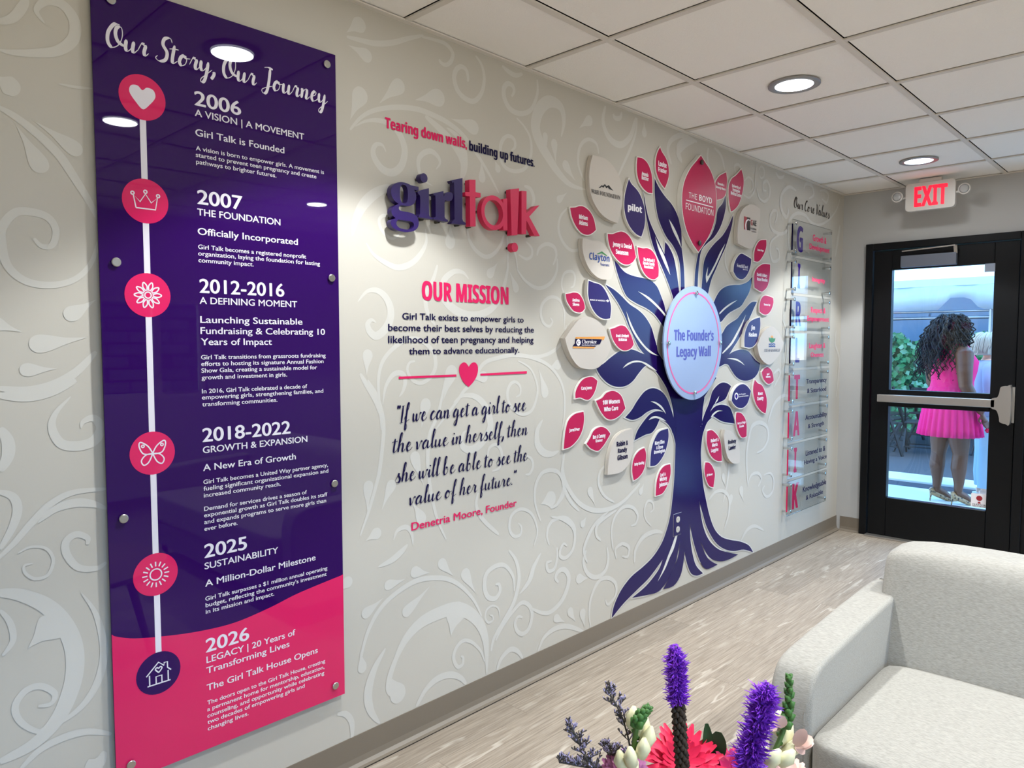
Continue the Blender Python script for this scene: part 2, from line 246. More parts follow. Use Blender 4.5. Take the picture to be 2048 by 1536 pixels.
# ------------------------------------------------------------------ measured outlines, millimetres along the wall and above the floor
LV=[["tan",24,[[1818,2267,1],[1907,2268,0],[1974,2244,0],[2024,2199,0],[2046,2153,0],[2045,2090,0],[2026,2024,0],[2011,1990,1],[1939,1998,0],[1873,2023,0],[1822,2068,0],[1800,2116,0],[1794,2175,0],[1803,2228,0]],[["W&H FOUNDATION","ser",1807.5,2099.2,2027.2,18.4,"k"]]],["pink",9,[[1680,2020,1],[1716,2026,0],[1744,2035,0],[1778,2036,0],[1820,2020,0],[1849,1989,0],[1864,1945,1],[1836,1927,0],[1800,1916,0],[1758,1921,0],[1720,1946,0],[1693,1981,0]],[["Miriam","imp",1740.6,1980.4,1802.9,18.3,"w"],["Adams","imp",1740.8,1954.9,1803.1,19.2,"w"]]],["purple",15,[[2110,2210,1],[2132,2190,0],[2177,2169,0],[2211,2142,0],[2241,2094,0],[2250,2053,0],[2243,2000,0],[2218,1950,1],[2172,1959,0],[2123,1986,0],[2090,2024,0],[2074,2072,0],[2077,2123,0],[2092,2170,0]],[["pilot","imp",2101.8,2064.3,2220.5,30.6,"w"]]],["pink",9,[[2188,2326,1],[2234,2328,0],[2276,2312,0],[2307,2275,0],[2319,2229,0],[2320,2174,1],[2279,2173,0],[2236,2188,0],[2202,2216,0],[2185,2255,0],[2183,2292,0]],[["Amanda","imp",2224.1,2247.2,2281.6,17.8,"w"],["Butcher","imp",2224.4,2227.6,2284.6,18.7,"w"]]],["pink",9,[[2386,2411,1],[2402,2392,0],[2439,2367,0],[2462,2335,0],[2470,2292,0],[2455,2250,0],[2433,2216,1],[2401,2232,0],[2369,2261,0],[2350,2296,0],[2348,2339,0],[2362,2380,0]],[["Louise","imp",2370.5,2318.1,2446.4,24.9,"w"],["Frazier","imp",2369.2,2290.0,2447.9,21.5,"w"]]],["pink",30,[[2751,2432,1],[2798,2404,0],[2858,2367,0],[2902,2311,0],[2923,2245,0],[2921,2165,0],[2893,2082,0],[2836,2006,0],[2739,1921,1],[2677,1960,0],[2616,2020,0],[2580,2091,0],[2566,2160,0],[2572,2230,0],[2599,2290,0],[2647,2348,0],[2706,2396,0]],[["THE","lig",2629.0,2193.4,2714.1,29.2,"w"],["BOYD","san",2736.6,2193.0,2873.4,31.8,"w"],["FOUNDATION","lig",2601.1,2130.1,2891.3,33.1,"w"]]],["pink",9,[[3071,2400,1],[3083,2364,0],[3080,2320,0],[3066,2274,0],[3027,2247,0],[2960,2230,1],[2946,2257,0],[2942,2299,0],[2957,2334,0],[3000,2370,0]],[["Kenneth &","imp",2974.2,2317.5,3049.8,13.4,"w"],["Beverly Moore","imp",2958.2,2296.2,3065.1,13.4,"w"]]],["pink",9,[[3254,2448,1],[3279,2412,0],[3286,2368,0],[3267,2303,0],[3227,2241,0],[3174,2203,0],[3136,2188,1],[3118,2226,0],[3104,2279,0],[3107,2330,0],[3138,2373,0],[3197,2407,0]],[["University of","imp",3142.3,2329.3,3247.9,16.5,"w"],["Tennessee","imp",3146.5,2307.7,3239.9,18.2,"w"],["Medical Center","imp",3129.6,2284.7,3259.6,19.3,"w"]]],["tan",26,[[1748,1893,1],[1780,1894,0],[1818,1890,0],[1861,1894,0],[1910,1880,0],[1950,1845,0],[1973,1808,0],[1979,1773,0],[1961,1730,1],[1916,1723,0],[1867,1727,0],[1819,1747,0],[1781,1779,0],[1755,1820,0],[1746,1856,0]],[["Clayton","san",1793.5,1806.0,1943.8,30.2,"blue"],["homes","reg",1877.4,1784.9,1943.3,13.2,"blue"]]],["pink",11,[[1950,1936,1],[1988,1939,0],[2026,1951,0],[2065,1958,0],[2113,1947,0],[2154,1911,0],[2180,1848,1],[2156,1825,0],[2115,1808,0],[2067,1809,0],[2020,1828,0],[1981,1859,0],[1958,1897,0]],[["Jenny & Daniel","imp",1988.5,1884.1,2142.2,20.2,"w"],["Swanson","imp",2013.5,1850.2,2114.5,21.7,"w"]]],["pink",11,[[2192,1898,1],[2238,1896,0],[2280,1900,0],[2324,1889,0],[2360,1858,0],[2381,1811,0],[2380,1769,1],[2344,1752,0],[2300,1754,0],[2257,1773,0],[2222,1809,0],[2201,1854,0]],[["The Richard H","imp",2243.0,1835.7,2340.7,15.2,"w"],["Schultz Family","imp",2239.0,1818.3,2342.8,14.2,"w"],["Foundation","imp",2249.5,1801.4,2330.0,15.2,"w"]]],["purple",20,[[1798,1712,1],[1837,1705,0],[1888,1697,0],[1926,1670,0],[1956,1631,0],[1968,1595,0],[1961,1548,1],[1920,1544,0],[1875,1554,0],[1838,1578,0],[1810,1612,0],[1795,1655,0]],[["BANK OF AMERICA","san",1809.5,1623.7,1922.4,6.5,"w"]]],["pink",12,[[1648,1646,1],[1678,1650,0],[1702,1655,0],[1736,1652,0],[1763,1632,0],[1779,1607,0],[1782,1587,1],[1764,1574,0],[1740,1569,0],[1702,1576,0],[1668,1603,0],[1653,1623,0]],[["Andrea","imp",1692.9,1615.5,1742.6,13.6,"w"],["Skeen","imp",1695.0,1597.2,1740.9,12.8,"w"]]],["tan",30,[[1624,1454,1],[1670,1498,0],[1720,1536,0],[1783,1551,0],[1848,1536,0],[1906,1501,0],[1939,1456,0],[1958,1418,1],[1928,1372,0],[1881,1332,0],[1838,1317,0],[1781,1317,0],[1721,1329,0],[1674,1365,0],[1642,1410,0]],[["Cherokee","ser",1737.0,1431.4,1842.5,16.8,"w"],["Distributing Company","san",1737.1,1421.8,1837.0,5.5,"w"],["C","ser",1705.2,1429.2,1722.3,13.7,"navy"]]],["pink",12,[[1972,1497,1],[2011,1505,0],[2054,1516,0],[2094,1511,0],[2130,1484,0],[2155,1451,0],[2165,1427,1],[2144,1408,0],[2103,1398,0],[2063,1402,0],[2023,1423,0],[1992,1455,0]],[["Brad & Bridgett","imp",2019.0,1461.0,2122.6,13.3,"w"],["McMahan","imp",2038.8,1442.6,2106.7,13.8,"w"]]],["pink",11,[[1818,1280,0],[1846,1277,0],[1879,1260,1],[1868,1227,0],[1846,1196,0],[1818,1178,0],[1789,1179,0],[1754,1190,0],[1719,1188,1],[1720,1216,0],[1740,1246,0],[1774,1271,0]],[["Cara Jones","imp",1759.1,1223.7,1836.4,14.5,"w"]]],["pink",12,[[1995,1208,0],[2042,1195,0],[2074,1170,0],[2100,1119,1],[2075,1100,0],[2043,1083,0],[1996,1073,0],[1950,1081,0],[1905,1116,0],[1867,1168,1],[1912,1179,0],[1945,1200,0]],[["100 Women","imp",1917.0,1147.1,2051.9,20.5,"w"],["Who Care","imp",1927.1,1114.6,2040.6,20.5,"w"]]],["pink",10,[[1778,1124,1],[1783,1095,0],[1776,1055,0],[1756,1021,0],[1725,994,0],[1685,975,0],[1640,970,1],[1645,1012,0],[1654,1056,0],[1673,1094,0],[1716,1118,0]],[["Jared Poor","imp",1677.2,1042.0,1750.7,13.9,"w"]]],["pink",12,[[1903,1045,0],[1947,1033,0],[1980,1006,1],[1956,982,0],[1926,956,0],[1887,936,0],[1845,946,0],[1820,959,0],[1799,977,1],[1824,1000,0],[1853,1033,0]],[["Ben & Cammy","imp",1844.5,994.0,1940.5,17.6,"w"],["Kramer","imp",1865.7,976.3,1918.6,14.1,"w"]]],["tan",22,[[2147,1017,1],[2156,974,0],[2154,919,0],[2131,861,0],[2089,828,0],[2034,813,0],[1949,816,1],[1953,872,0],[1965,918,0],[1987,958,0],[2023,992,0],[2077,1011,0]],[["Robin &","imp",2015.9,941.8,2108.8,23.1,"navy"],["Randy","imp",2026.3,910.1,2101.7,21.0,"navy"],["Gibson","imp",2022.2,875.6,2106.8,22.6,"navy"]]],["pink",10,[[2269,908,1],[2285,876,0],[2280,830,0],[2261,793,0],[2222,767,0],[2178,756,1],[2165,800,0],[2167,839,0],[2186,875,0],[2225,899,0]],[["Betty Keesling","imp",2182.0,828.5,2267.3,14.0,"w"]]],["purple",18,[[2474,988,1],[2480,949,0],[2470,909,0],[2444,864,0],[2402,828,0],[2360,810,0],[2311,811,1],[2313,856,0],[2323,901,0],[2348,944,0],[2394,980,0]],[["Mary Ellen","imp",2350.3,915.0,2439.6,18.4,"w"],["& Steve","imp",2364.2,891.1,2427.3,16.8,"w"],["Brewington","imp",2343.9,869.8,2445.8,17.2,"w"]]],["pink",10,[[2512,796,1],[2518,760,0],[2508,720,0],[2482,682,0],[2439,652,0],[2376,649,1],[2380,696,0],[2390,736,0],[2416,773,0],[2458,794,0]],[["Lori &","imp",2416.2,742.7,2467.3,17.6,"w"],["Mickey","imp",2411.4,718.8,2480.8,20.0,"w"],["Johnson","imp",2406.6,690.2,2487.2,20.0,"w"]]],["pink",12,[[2894,936,1],[2944,938,0],[2997,912,0],[3038,876,0],[3059,828,0],[3068,748,1],[3015,754,0],[2955,781,0],[2916,818,0],[2892,865,0],[2888,904,0]],[["Robert &","imp",2933.6,868.4,3024.7,19.9,"w"],["Marla","imp",2949.7,841.7,3012.1,19.4,"w"],["Loggins","imp",2939.1,812.1,3022.3,19.3,"w"]]],["tan",26,[[3076,931,1],[3144,917,0],[3201,882,0],[3246,830,0],[3262,781,0],[3264,717,1],[3193,718,0],[3130,749,0],[3094,793,0],[3072,848,0],[3064,894,0]],[["Rodney","imp",3112.7,842.5,3212.4,22.5,"navy"],["Lawler","imp",3120.8,805.4,3208.0,24.5,"navy"]]],["pink",11,[[3240,1018,1],[3298,1010,0],[3350,976,0],[3374,933,0],[3376,862,1],[3318,861,0],[3273,894,0],[3243,944,0],[3234,985,0]],[["Gary & Paige","imp",3254.2,944.8,3358.8,13.6,"w"],["Brooks","imp",3279.3,923.8,3337.3,13.6,"w"]]],["pink",10,[[2881,761,1],[2928,752,0],[2967,722,0],[2992,679,0],[2977,605,1],[2925,624,0],[2886,674,0],[2872,721,0]],[["Jill Weaver","imp",2895.6,678.7,2964.9,12.9,"w"]]],["pink",12,[[3472,1205,1],[3515,1181,0],[3570,1166,0],[3613,1127,0],[3643,1076,0],[3645,1032,0],[3630,984,1],[3563,1007,0],[3494,1054,0],[3455,1117,0],[3453,1165,0]],[["Knox","imp",3518.3,1105.7,3583.6,20.2,"w"],["County","imp",3506.1,1074.1,3594.8,22.0,"w"]]],["purple",20,[[3297,1185,0],[3355,1170,0],[3405,1139,1],[3389,1103,0],[3359,1063,0],[3296,1042,0],[3233,1050,0],[3184,1074,0],[3161,1095,1],[3176,1138,0],[3229,1174,0]],[["The Thompson","san",3245.7,1121.8,3333.2,7.6,"w"],["Charitable Foundation","san",3246.1,1109.0,3369.7,7.6,"w"]]],["pink",12,[[3649,1278,0],[3706,1254,0],[3729,1222,0],[3741,1189,1],[3696,1173,0],[3653,1173,0],[3603,1196,0],[3575,1224,0],[3567,1249,1],[3600,1270,0]],[["April","imp",3636.7,1228.4,3671.9,11.1,"w"],["Holloway","imp",3623.5,1210.9,3690.8,11.7,"w"]]],["tan",30,[[3658,1534,0],[3726,1516,0],[3786,1479,0],[3840,1429,1],[3805,1378,0],[3742,1335,0],[3664,1299,0],[3608,1297,0],[3539,1320,0],[3490,1357,0],[3461,1417,1],[3492,1459,0],[3558,1508,0]],[["CITY OF KNOXVILLE","ser",3550.0,1375.8,3779.1,17.0,"slate"]]],["purple",20,[[3511,1589,1],[3517,1544,0],[3506,1496,0],[3481,1447,0],[3436,1414,0],[3378,1403,0],[3310,1409,1],[3308,1459,0],[3323,1506,0],[3366,1553,0],[3430,1575,0]],[["Jim","imp",3390.4,1512.2,3442.6,24.8,"w"],["Haslam","imp",3362.4,1469.6,3469.4,24.6,"w"]]],["pink",12,[[3707,1717,1],[3713,1684,0],[3682,1639,0],[3634,1613,0],[3579,1609,0],[3521,1625,1],[3519,1658,0],[3537,1701,0],[3595,1727,0]],[["Thomas Day","imp",3573.9,1665.1,3666.6,11.5,"w"]]],["pink",12,[[3656,1924,1],[3652,1853,0],[3626,1790,0],[3573,1757,0],[3532,1749,0],[3444,1768,1],[3438,1839,0],[3467,1882,0],[3552,1918,0]],[["David & Mary","imp",3472.6,1841.2,3614.6,19.0,"w"],["Rose Rhodes","imp",3476.3,1813.5,3621.5,19.0,"w"]]],["purple",20,[[3250,1956,0],[3313,1949,0],[3379,1936,1],[3372,1899,0],[3342,1850,0],[3292,1815,0],[3243,1807,0],[3194,1818,0],[3157,1846,1],[3165,1889,0],[3202,1932,0]],[["SouthEast","ser",3195.8,1874.6,3336.8,19.7,"w"],["BANK","san",3272.1,1863.0,3338.5,6.2,"w"]]],["pink",10,[[3598,2072,1],[3600,2032,0],[3574,1987,0],[3528,1947,0],[3489,1929,0],[3440,1928,1],[3437,1975,0],[3459,2019,0],[3510,2059,0]],[["Susan Pope","imp",3477.2,1995.4,3563.3,11.8,"w"]]],["tan",26,[[3314,2246,0],[3390,2257,0],[3475,2245,1],[3471,2189,0],[3454,2111,0],[3424,2043,0],[3387,2005,0],[3324,1994,0],[3249,2001,0],[3194,2009,1],[3189,2065,0],[3199,2139,0],[3235,2203,0]],[["G","san",3348.9,2132.7,3371.8,32.7,"red"],["AE","san",3375.7,2134.0,3423.4,32.8,"k"],["ENGINEERING","san",3347.3,2109.5,3424.3,9.7,"k"],["& DESIGN","san",3360.6,2094.8,3422.3,8.6,"slate"]]]]
LG=[[0,"k",[[1862,2130,1],[1886,2146,1],[1892,2143,1],[1908,2154,1],[1921,2146,1],[1938,2154,1],[1954,2143,1],[1974,2133,1],[1938,2137,1],[1930,2143,1],[1919,2136,1],[1908,2146,1],[1897,2135,1],[1885,2139,1],[1872,2130,1]]],[5,"w",[[2605,2180,1],[2889,2180,1],[2889,2175,1],[2605,2175,1]]],[8,"green",[[1847,1834,1],[1886,1849,1],[1929,1833,1],[1918,1831,1],[1886,1840,1],[1859,1833,1]]],[11,"w",[[1926,1628,1],[1940,1634,1],[1953,1628,1],[1941,1621,1]]],[13,"orange",[[1695,1460,1],[1908,1463,1],[1899,1447,1],[1883,1447,1],[1883,1451,1],[1693,1453,1]]],[13,"orange",[[1676,1418,1],[1834,1416,1],[1826,1409,1],[1674,1411,1]]],[13,"navy",[[1691,1452,1],[1884,1450,1],[1870,1428,1],[1843,1426,1],[1838,1417,1],[1674,1420,1],[1682,1428,1],[1691,1431,1]]],[13,"w",[[1713,1451,0],[1724,1445,0],[1729,1436,0],[1724,1426,0],[1713,1420,0],[1703,1426,0],[1698,1436,0],[1703,1446,0]]],[28,"w",[[3216,1138,0],[3237,1128,0],[3241,1116,0],[3236,1104,0],[3217,1096,0],[3197,1106,0],[3193,1118,0],[3198,1131,0]]],[28,"purple",[[3216,1131,0],[3228,1123,0],[3231,1116,0],[3228,1108,0],[3217,1102,0],[3206,1110,0],[3202,1118,0],[3205,1125,0]]],[30,"orange",[[3661,1480,1],[3683,1466,1],[3671,1463,1],[3650,1465,1],[3640,1468,1]]],[30,"green",[[3618,1466,1],[3643,1460,0],[3661,1466,1],[3683,1459,0],[3711,1462,1],[3698,1441,0],[3663,1432,1],[3630,1442,0]]],[30,"blue",[[3617,1428,1],[3634,1425,0],[3650,1429,0],[3667,1425,0],[3684,1429,0],[3709,1425,1],[3709,1418,1],[3684,1423,0],[3668,1419,0],[3650,1423,0],[3634,1419,0],[3617,1422,1]]],[30,"blue",[[3617,1414,1],[3634,1412,0],[3651,1416,0],[3668,1412,0],[3685,1415,0],[3709,1412,1],[3710,1404,1],[3685,1409,0],[3668,1406,0],[3651,1409,0],[3634,1406,0],[3618,1408,1]]],[36,"red",[[3263,2175,1],[3304,2174,1],[3307,2098,1],[3266,2099,1]]],[36,"k",[[3298,2175,1],[3342,2174,1],[3345,2100,1],[3301,2100,1]]],[36,"w",[[3285,2095,1],[3278,2126,0],[3290,2153,0],[3317,2164,0],[3340,2160,1],[3340,2155,1],[3321,2158,0],[3303,2150,0],[3291,2128,0],[3297,2095,1]]]]
TR=[[[2014,1822,1],[2043,1805,0],[2099,1772,0],[2172,1758,0],[2265,1752,0],[2326,1744,0],[2380,1718,0],[2417,1675,0],[2450,1627,0],[2471,1582,0],[2512,1548,1],[2443,1514,1],[2419,1536,0],[2356,1579,0],[2285,1606,0],[2199,1627,0],[2125,1653,0],[2084,1693,0],[2052,1742,0],[2028,1786,0]],[[1945,1704,1],[2014,1684,0],[2077,1655,0],[2142,1620,0],[2217,1594,0],[2277,1562,0],[2330,1515,0],[2358,1466,0],[2385,1416,0],[2400,1382,0],[2470,1325,1],[2540,1123,1],[2491,1187,0],[2425,1251,0],[2361,1298,0],[2298,1324,1],[2280,1373,1],[2224,1412,0],[2177,1465,0],[2135,1517,0],[2102,1563,0],[2053,1617,0],[2006,1657,0]],[[1878,1320,1],[1933,1337,0],[1986,1363,0],[2056,1392,0],[2120,1404,0],[2186,1398,0],[2245,1383,0],[2315,1368,1],[2378,1307,1],[2298,1324,1],[2264,1310,0],[2222,1282,0],[2172,1246,0],[2114,1226,0],[2042,1225,0],[1972,1244,0],[1911,1283,0]],[[2423,1336,1],[2456,1300,0],[2586,1250,1],[3007,1235,1],[2872,1130,1],[2872,1125,0],[2857,1066,0],[2849,968,1],[2558,992,1],[2546,1076,0],[2516,1145,0],[2472,1208,0],[2397,1287,1]],[[2112,1073,1],[2164,1104,0],[2211,1146,0],[2270,1187,0],[2320,1202,0],[2371,1202,0],[2434,1182,0],[2488,1141,0],[2534,1073,0],[2577,986,1],[2572,932,1],[2542,959,1],[2513,1009,0],[2468,1063,1],[2436,1083,0],[2373,1096,0],[2301,1086,0],[2242,1065,0],[2174,1056,0]],[[2190,952,1],[2214,995,0],[2262,1035,0],[2322,1071,0],[2383,1084,0],[2447,1076,0],[2490,1055,1],[2577,986,1],[2573,896,1],[2553,946,0],[2524,985,0],[2480,1018,0],[2418,1042,1],[2385,1002,0],[2344,977,0],[2293,973,0],[2244,964,0]],[[3432,1834,1],[3372,1800,0],[3284,1778,0],[3187,1770,0],[3104,1757,0],[3036,1731,0],[2992,1696,0],[2959,1656,1],[2974,1535,1],[3059,1556,1],[3098,1582,0],[3145,1606,0],[3204,1625,0],[3289,1651,0],[3338,1688,0],[3387,1731,0],[3418,1779,0]],[[3500,1685,1],[3428,1679,0],[3352,1641,0],[3291,1604,0],[3242,1574,0],[3170,1550,0],[3112,1526,0],[3072,1492,0],[3033,1458,1],[3036,1346,1],[3071,1346,1],[3153,1364,1],[3200,1401,0],[3247,1436,0],[3295,1476,0],[3356,1530,0],[3406,1584,0],[3456,1639,0]],[[3560,1304,1],[3494,1327,0],[3440,1358,0],[3388,1382,0],[3311,1392,0],[3237,1386,0],[3176,1373,0],[3153,1364,1],[3036,1357,1],[3015,1296,1],[3044,1296,1],[3101,1310,1],[3143,1304,0],[3180,1275,0],[3242,1232,0],[3318,1207,0],[3407,1203,0],[3485,1218,0],[3538,1253,0]],[[3183,1177,1],[3135,1196,0],[3076,1203,0],[3018,1190,0],[2963,1159,0],[2942,1126,0],[2921,1089,0],[2878,1037,0],[2847,990,1],[2858,967,1],[2901,1002,1],[2938,1043,1],[2982,1082,1],[3056,1092,0],[3114,1106,0],[3148,1138,0]],[[3243,950,1],[3206,1013,0],[3163,1056,0],[3067,1075,0],[2988,1067,0],[2931,1039,1],[2900,1016,1],[2833,964,1],[2848,875,1],[2859,918,0],[2883,957,0],[2914,989,0],[2977,1015,1],[3070,980,0],[3152,964,0]],[[2248,2182,1],[2272,2105,0],[2303,2042,0],[2348,1989,0],[2403,1931,0],[2445,1886,1],[2450,1948,1],[2485,1929,0],[2534,1878,0],[2564,1804,0],[2590,1711,0],[2602,1633,1],[2548,1626,1],[2528,1676,0],[2489,1734,0],[2432,1806,0],[2377,1870,0],[2331,1934,0],[2295,2012,0],[2264,2094,0]],[[2348,2252,1],[2370,2229,0],[2407,2200,0],[2453,2173,0],[2509,2146,0],[2557,2107,0],[2592,2056,0],[2608,2007,0],[2611,1933,1],[2636,1835,0],[2646,1733,0],[2651,1634,1],[2608,1633,1],[2606,1730,0],[2597,1832,0],[2571,1891,0],[2523,1938,0],[2466,1972,0],[2419,2016,0],[2382,2066,0],[2359,2131,0],[2349,2192,0]],[[3080,2277,1],[3085,2212,0],[3059,2142,0],[3015,2077,0],[2950,2021,0],[2875,1981,0],[2822,1944,0],[2798,1889,0],[2784,1793,0],[2781,1719,0],[2778,1639,1],[2742,1638,1],[2745,1719,0],[2753,1817,0],[2772,1887,0],[2791,1931,0],[2832,1967,0],[2917,2028,0],[2970,2104,0],[2990,2178,0],[3045,2223,0]],[[3172,2173,1],[3164,2121,0],[3131,2051,0],[3087,1979,0],[3032,1914,0],[2977,1844,0],[2935,1792,0],[2904,1727,0],[2874,1637,1],[2815,1635,1],[2823,1723,0],[2832,1796,0],[2846,1877,0],[2887,1934,0],[2962,1990,0],[3050,2042,0],[3118,2105,0]],[[2012,108,1],[2072,138,0],[2129,162,0],[2232,196,0],[2339,232,0],[2458,297,1],[2419,250,0],[2308,195,0],[2180,164,1],[2309,145,0],[2405,135,0],[2470,151,0],[2536,195,0],[2594,265,0],[2630,366,1],[2611,280,0],[2544,202,0],[2467,136,1],[2571,130,0],[2640,170,0],[2670,239,0],[2678,294,1],[2701,232,0],[2748,159,0],[2814,128,0],[2884,125,1],[2803,190,0],[2760,277,0],[2739,358,0],[2732,436,1],[2771,333,0],[2840,212,0],[2918,142,0],[3052,137,1],[2946,193,0],[2876,272,0],[2820,368,1],[2866,294,0],[2956,201,0],[3068,154,0],[3183,138,0],[3309,143,1],[3181,183,0],[3055,230,0],[2943,308,0],[2872,410,0],[2827,554,1],[2871,469,0],[2921,382,0],[3013,284,0],[3117,220,0],[3246,177,0],[3380,158,0],[3509,114,1],[3448,170,0],[3332,218,0],[3200,255,0],[3094,294,0],[3011,355,0],[2949,446,0],[2901,555,0],[2873,630,0],[2852,728,0],[2841,818,0],[2848,875,1],[2833,964,1],[2850,1045,0],[2872,1125,1],[2532,1150,1],[2556,1066,0],[2577,986,1],[2573,896,1],[2570,812,0],[2564,705,0],[2548,599,0],[2529,519,0],[2497,452,0],[2449,388,0],[2369,333,0],[2276,300,0],[2171,272,0],[2085,224,0],[2029,162,0]]]
SL=[[[2209,1686,1],[2301,1663,0],[2390,1622,0],[2474,1572,1],[2456,1569,1],[2382,1612,0],[2293,1653,0]],[[2111,1588,1],[2151,1531,0],[2202,1475,0],[2270,1422,0],[2341,1387,0],[2403,1366,1],[2324,1382,0],[2253,1420,0],[2185,1472,0],[2139,1526,0]],[[2085,1311,1],[2121,1333,0],[2178,1346,0],[2238,1344,0],[2307,1326,0],[2383,1290,0],[2316,1309,1],[2246,1335,0],[2179,1337,0],[2129,1326,0]],[[2331,1138,1],[2372,1133,0],[2425,1112,0],[2457,1087,0],[2474,1064,1],[2436,1091,0],[2388,1118,0]],[[2314,1044,1],[2342,1058,0],[2384,1059,0],[2437,1045,0],[2480,1024,1],[2426,1038,0],[2374,1050,0]],[[3244,1685,1],[3166,1666,0],[3085,1635,0],[3026,1603,1],[3029,1594,1],[3097,1628,0],[3173,1658,0]],[[3354,1603,1],[3312,1541,0],[3252,1479,0],[3181,1421,0],[3070,1368,1],[3070,1377,1],[3168,1433,0],[3233,1488,0],[3299,1549,0]],[[3125,1340,1],[3177,1343,0],[3251,1336,0],[3314,1315,0],[3348,1296,1],[3288,1316,0],[3214,1332,0]],[[3040,1127,1],[3021,1100,0],[2986,1082,1],[3010,1106,0]],[[3084,1038,1],[3028,1037,0],[2983,1022,0],[2964,1011,1],[2945,1009,1],[2970,1030,0],[3022,1044,0]],[[2357,1966,1],[2394,1925,0],[2440,1880,0],[2478,1829,0],[2502,1783,1],[2464,1818,0],[2422,1864,0],[2385,1910,0]],[[2482,2068,1],[2530,2034,0],[2579,1983,0],[2609,1931,1],[2570,1967,0],[2521,2013,0]],[[3084,2001,1],[3031,1930,0],[2966,1854,0],[2876,1764,1],[2867,1804,0],[2891,1854,1],[2888,1802,0],[2960,1870,0],[3025,1946,0]],[[2605,403,1],[2570,336,0],[2529,294,0],[2481,240,0],[2412,190,1],[2460,240,0],[2508,303,0],[2546,350,0],[2591,411,0]]]
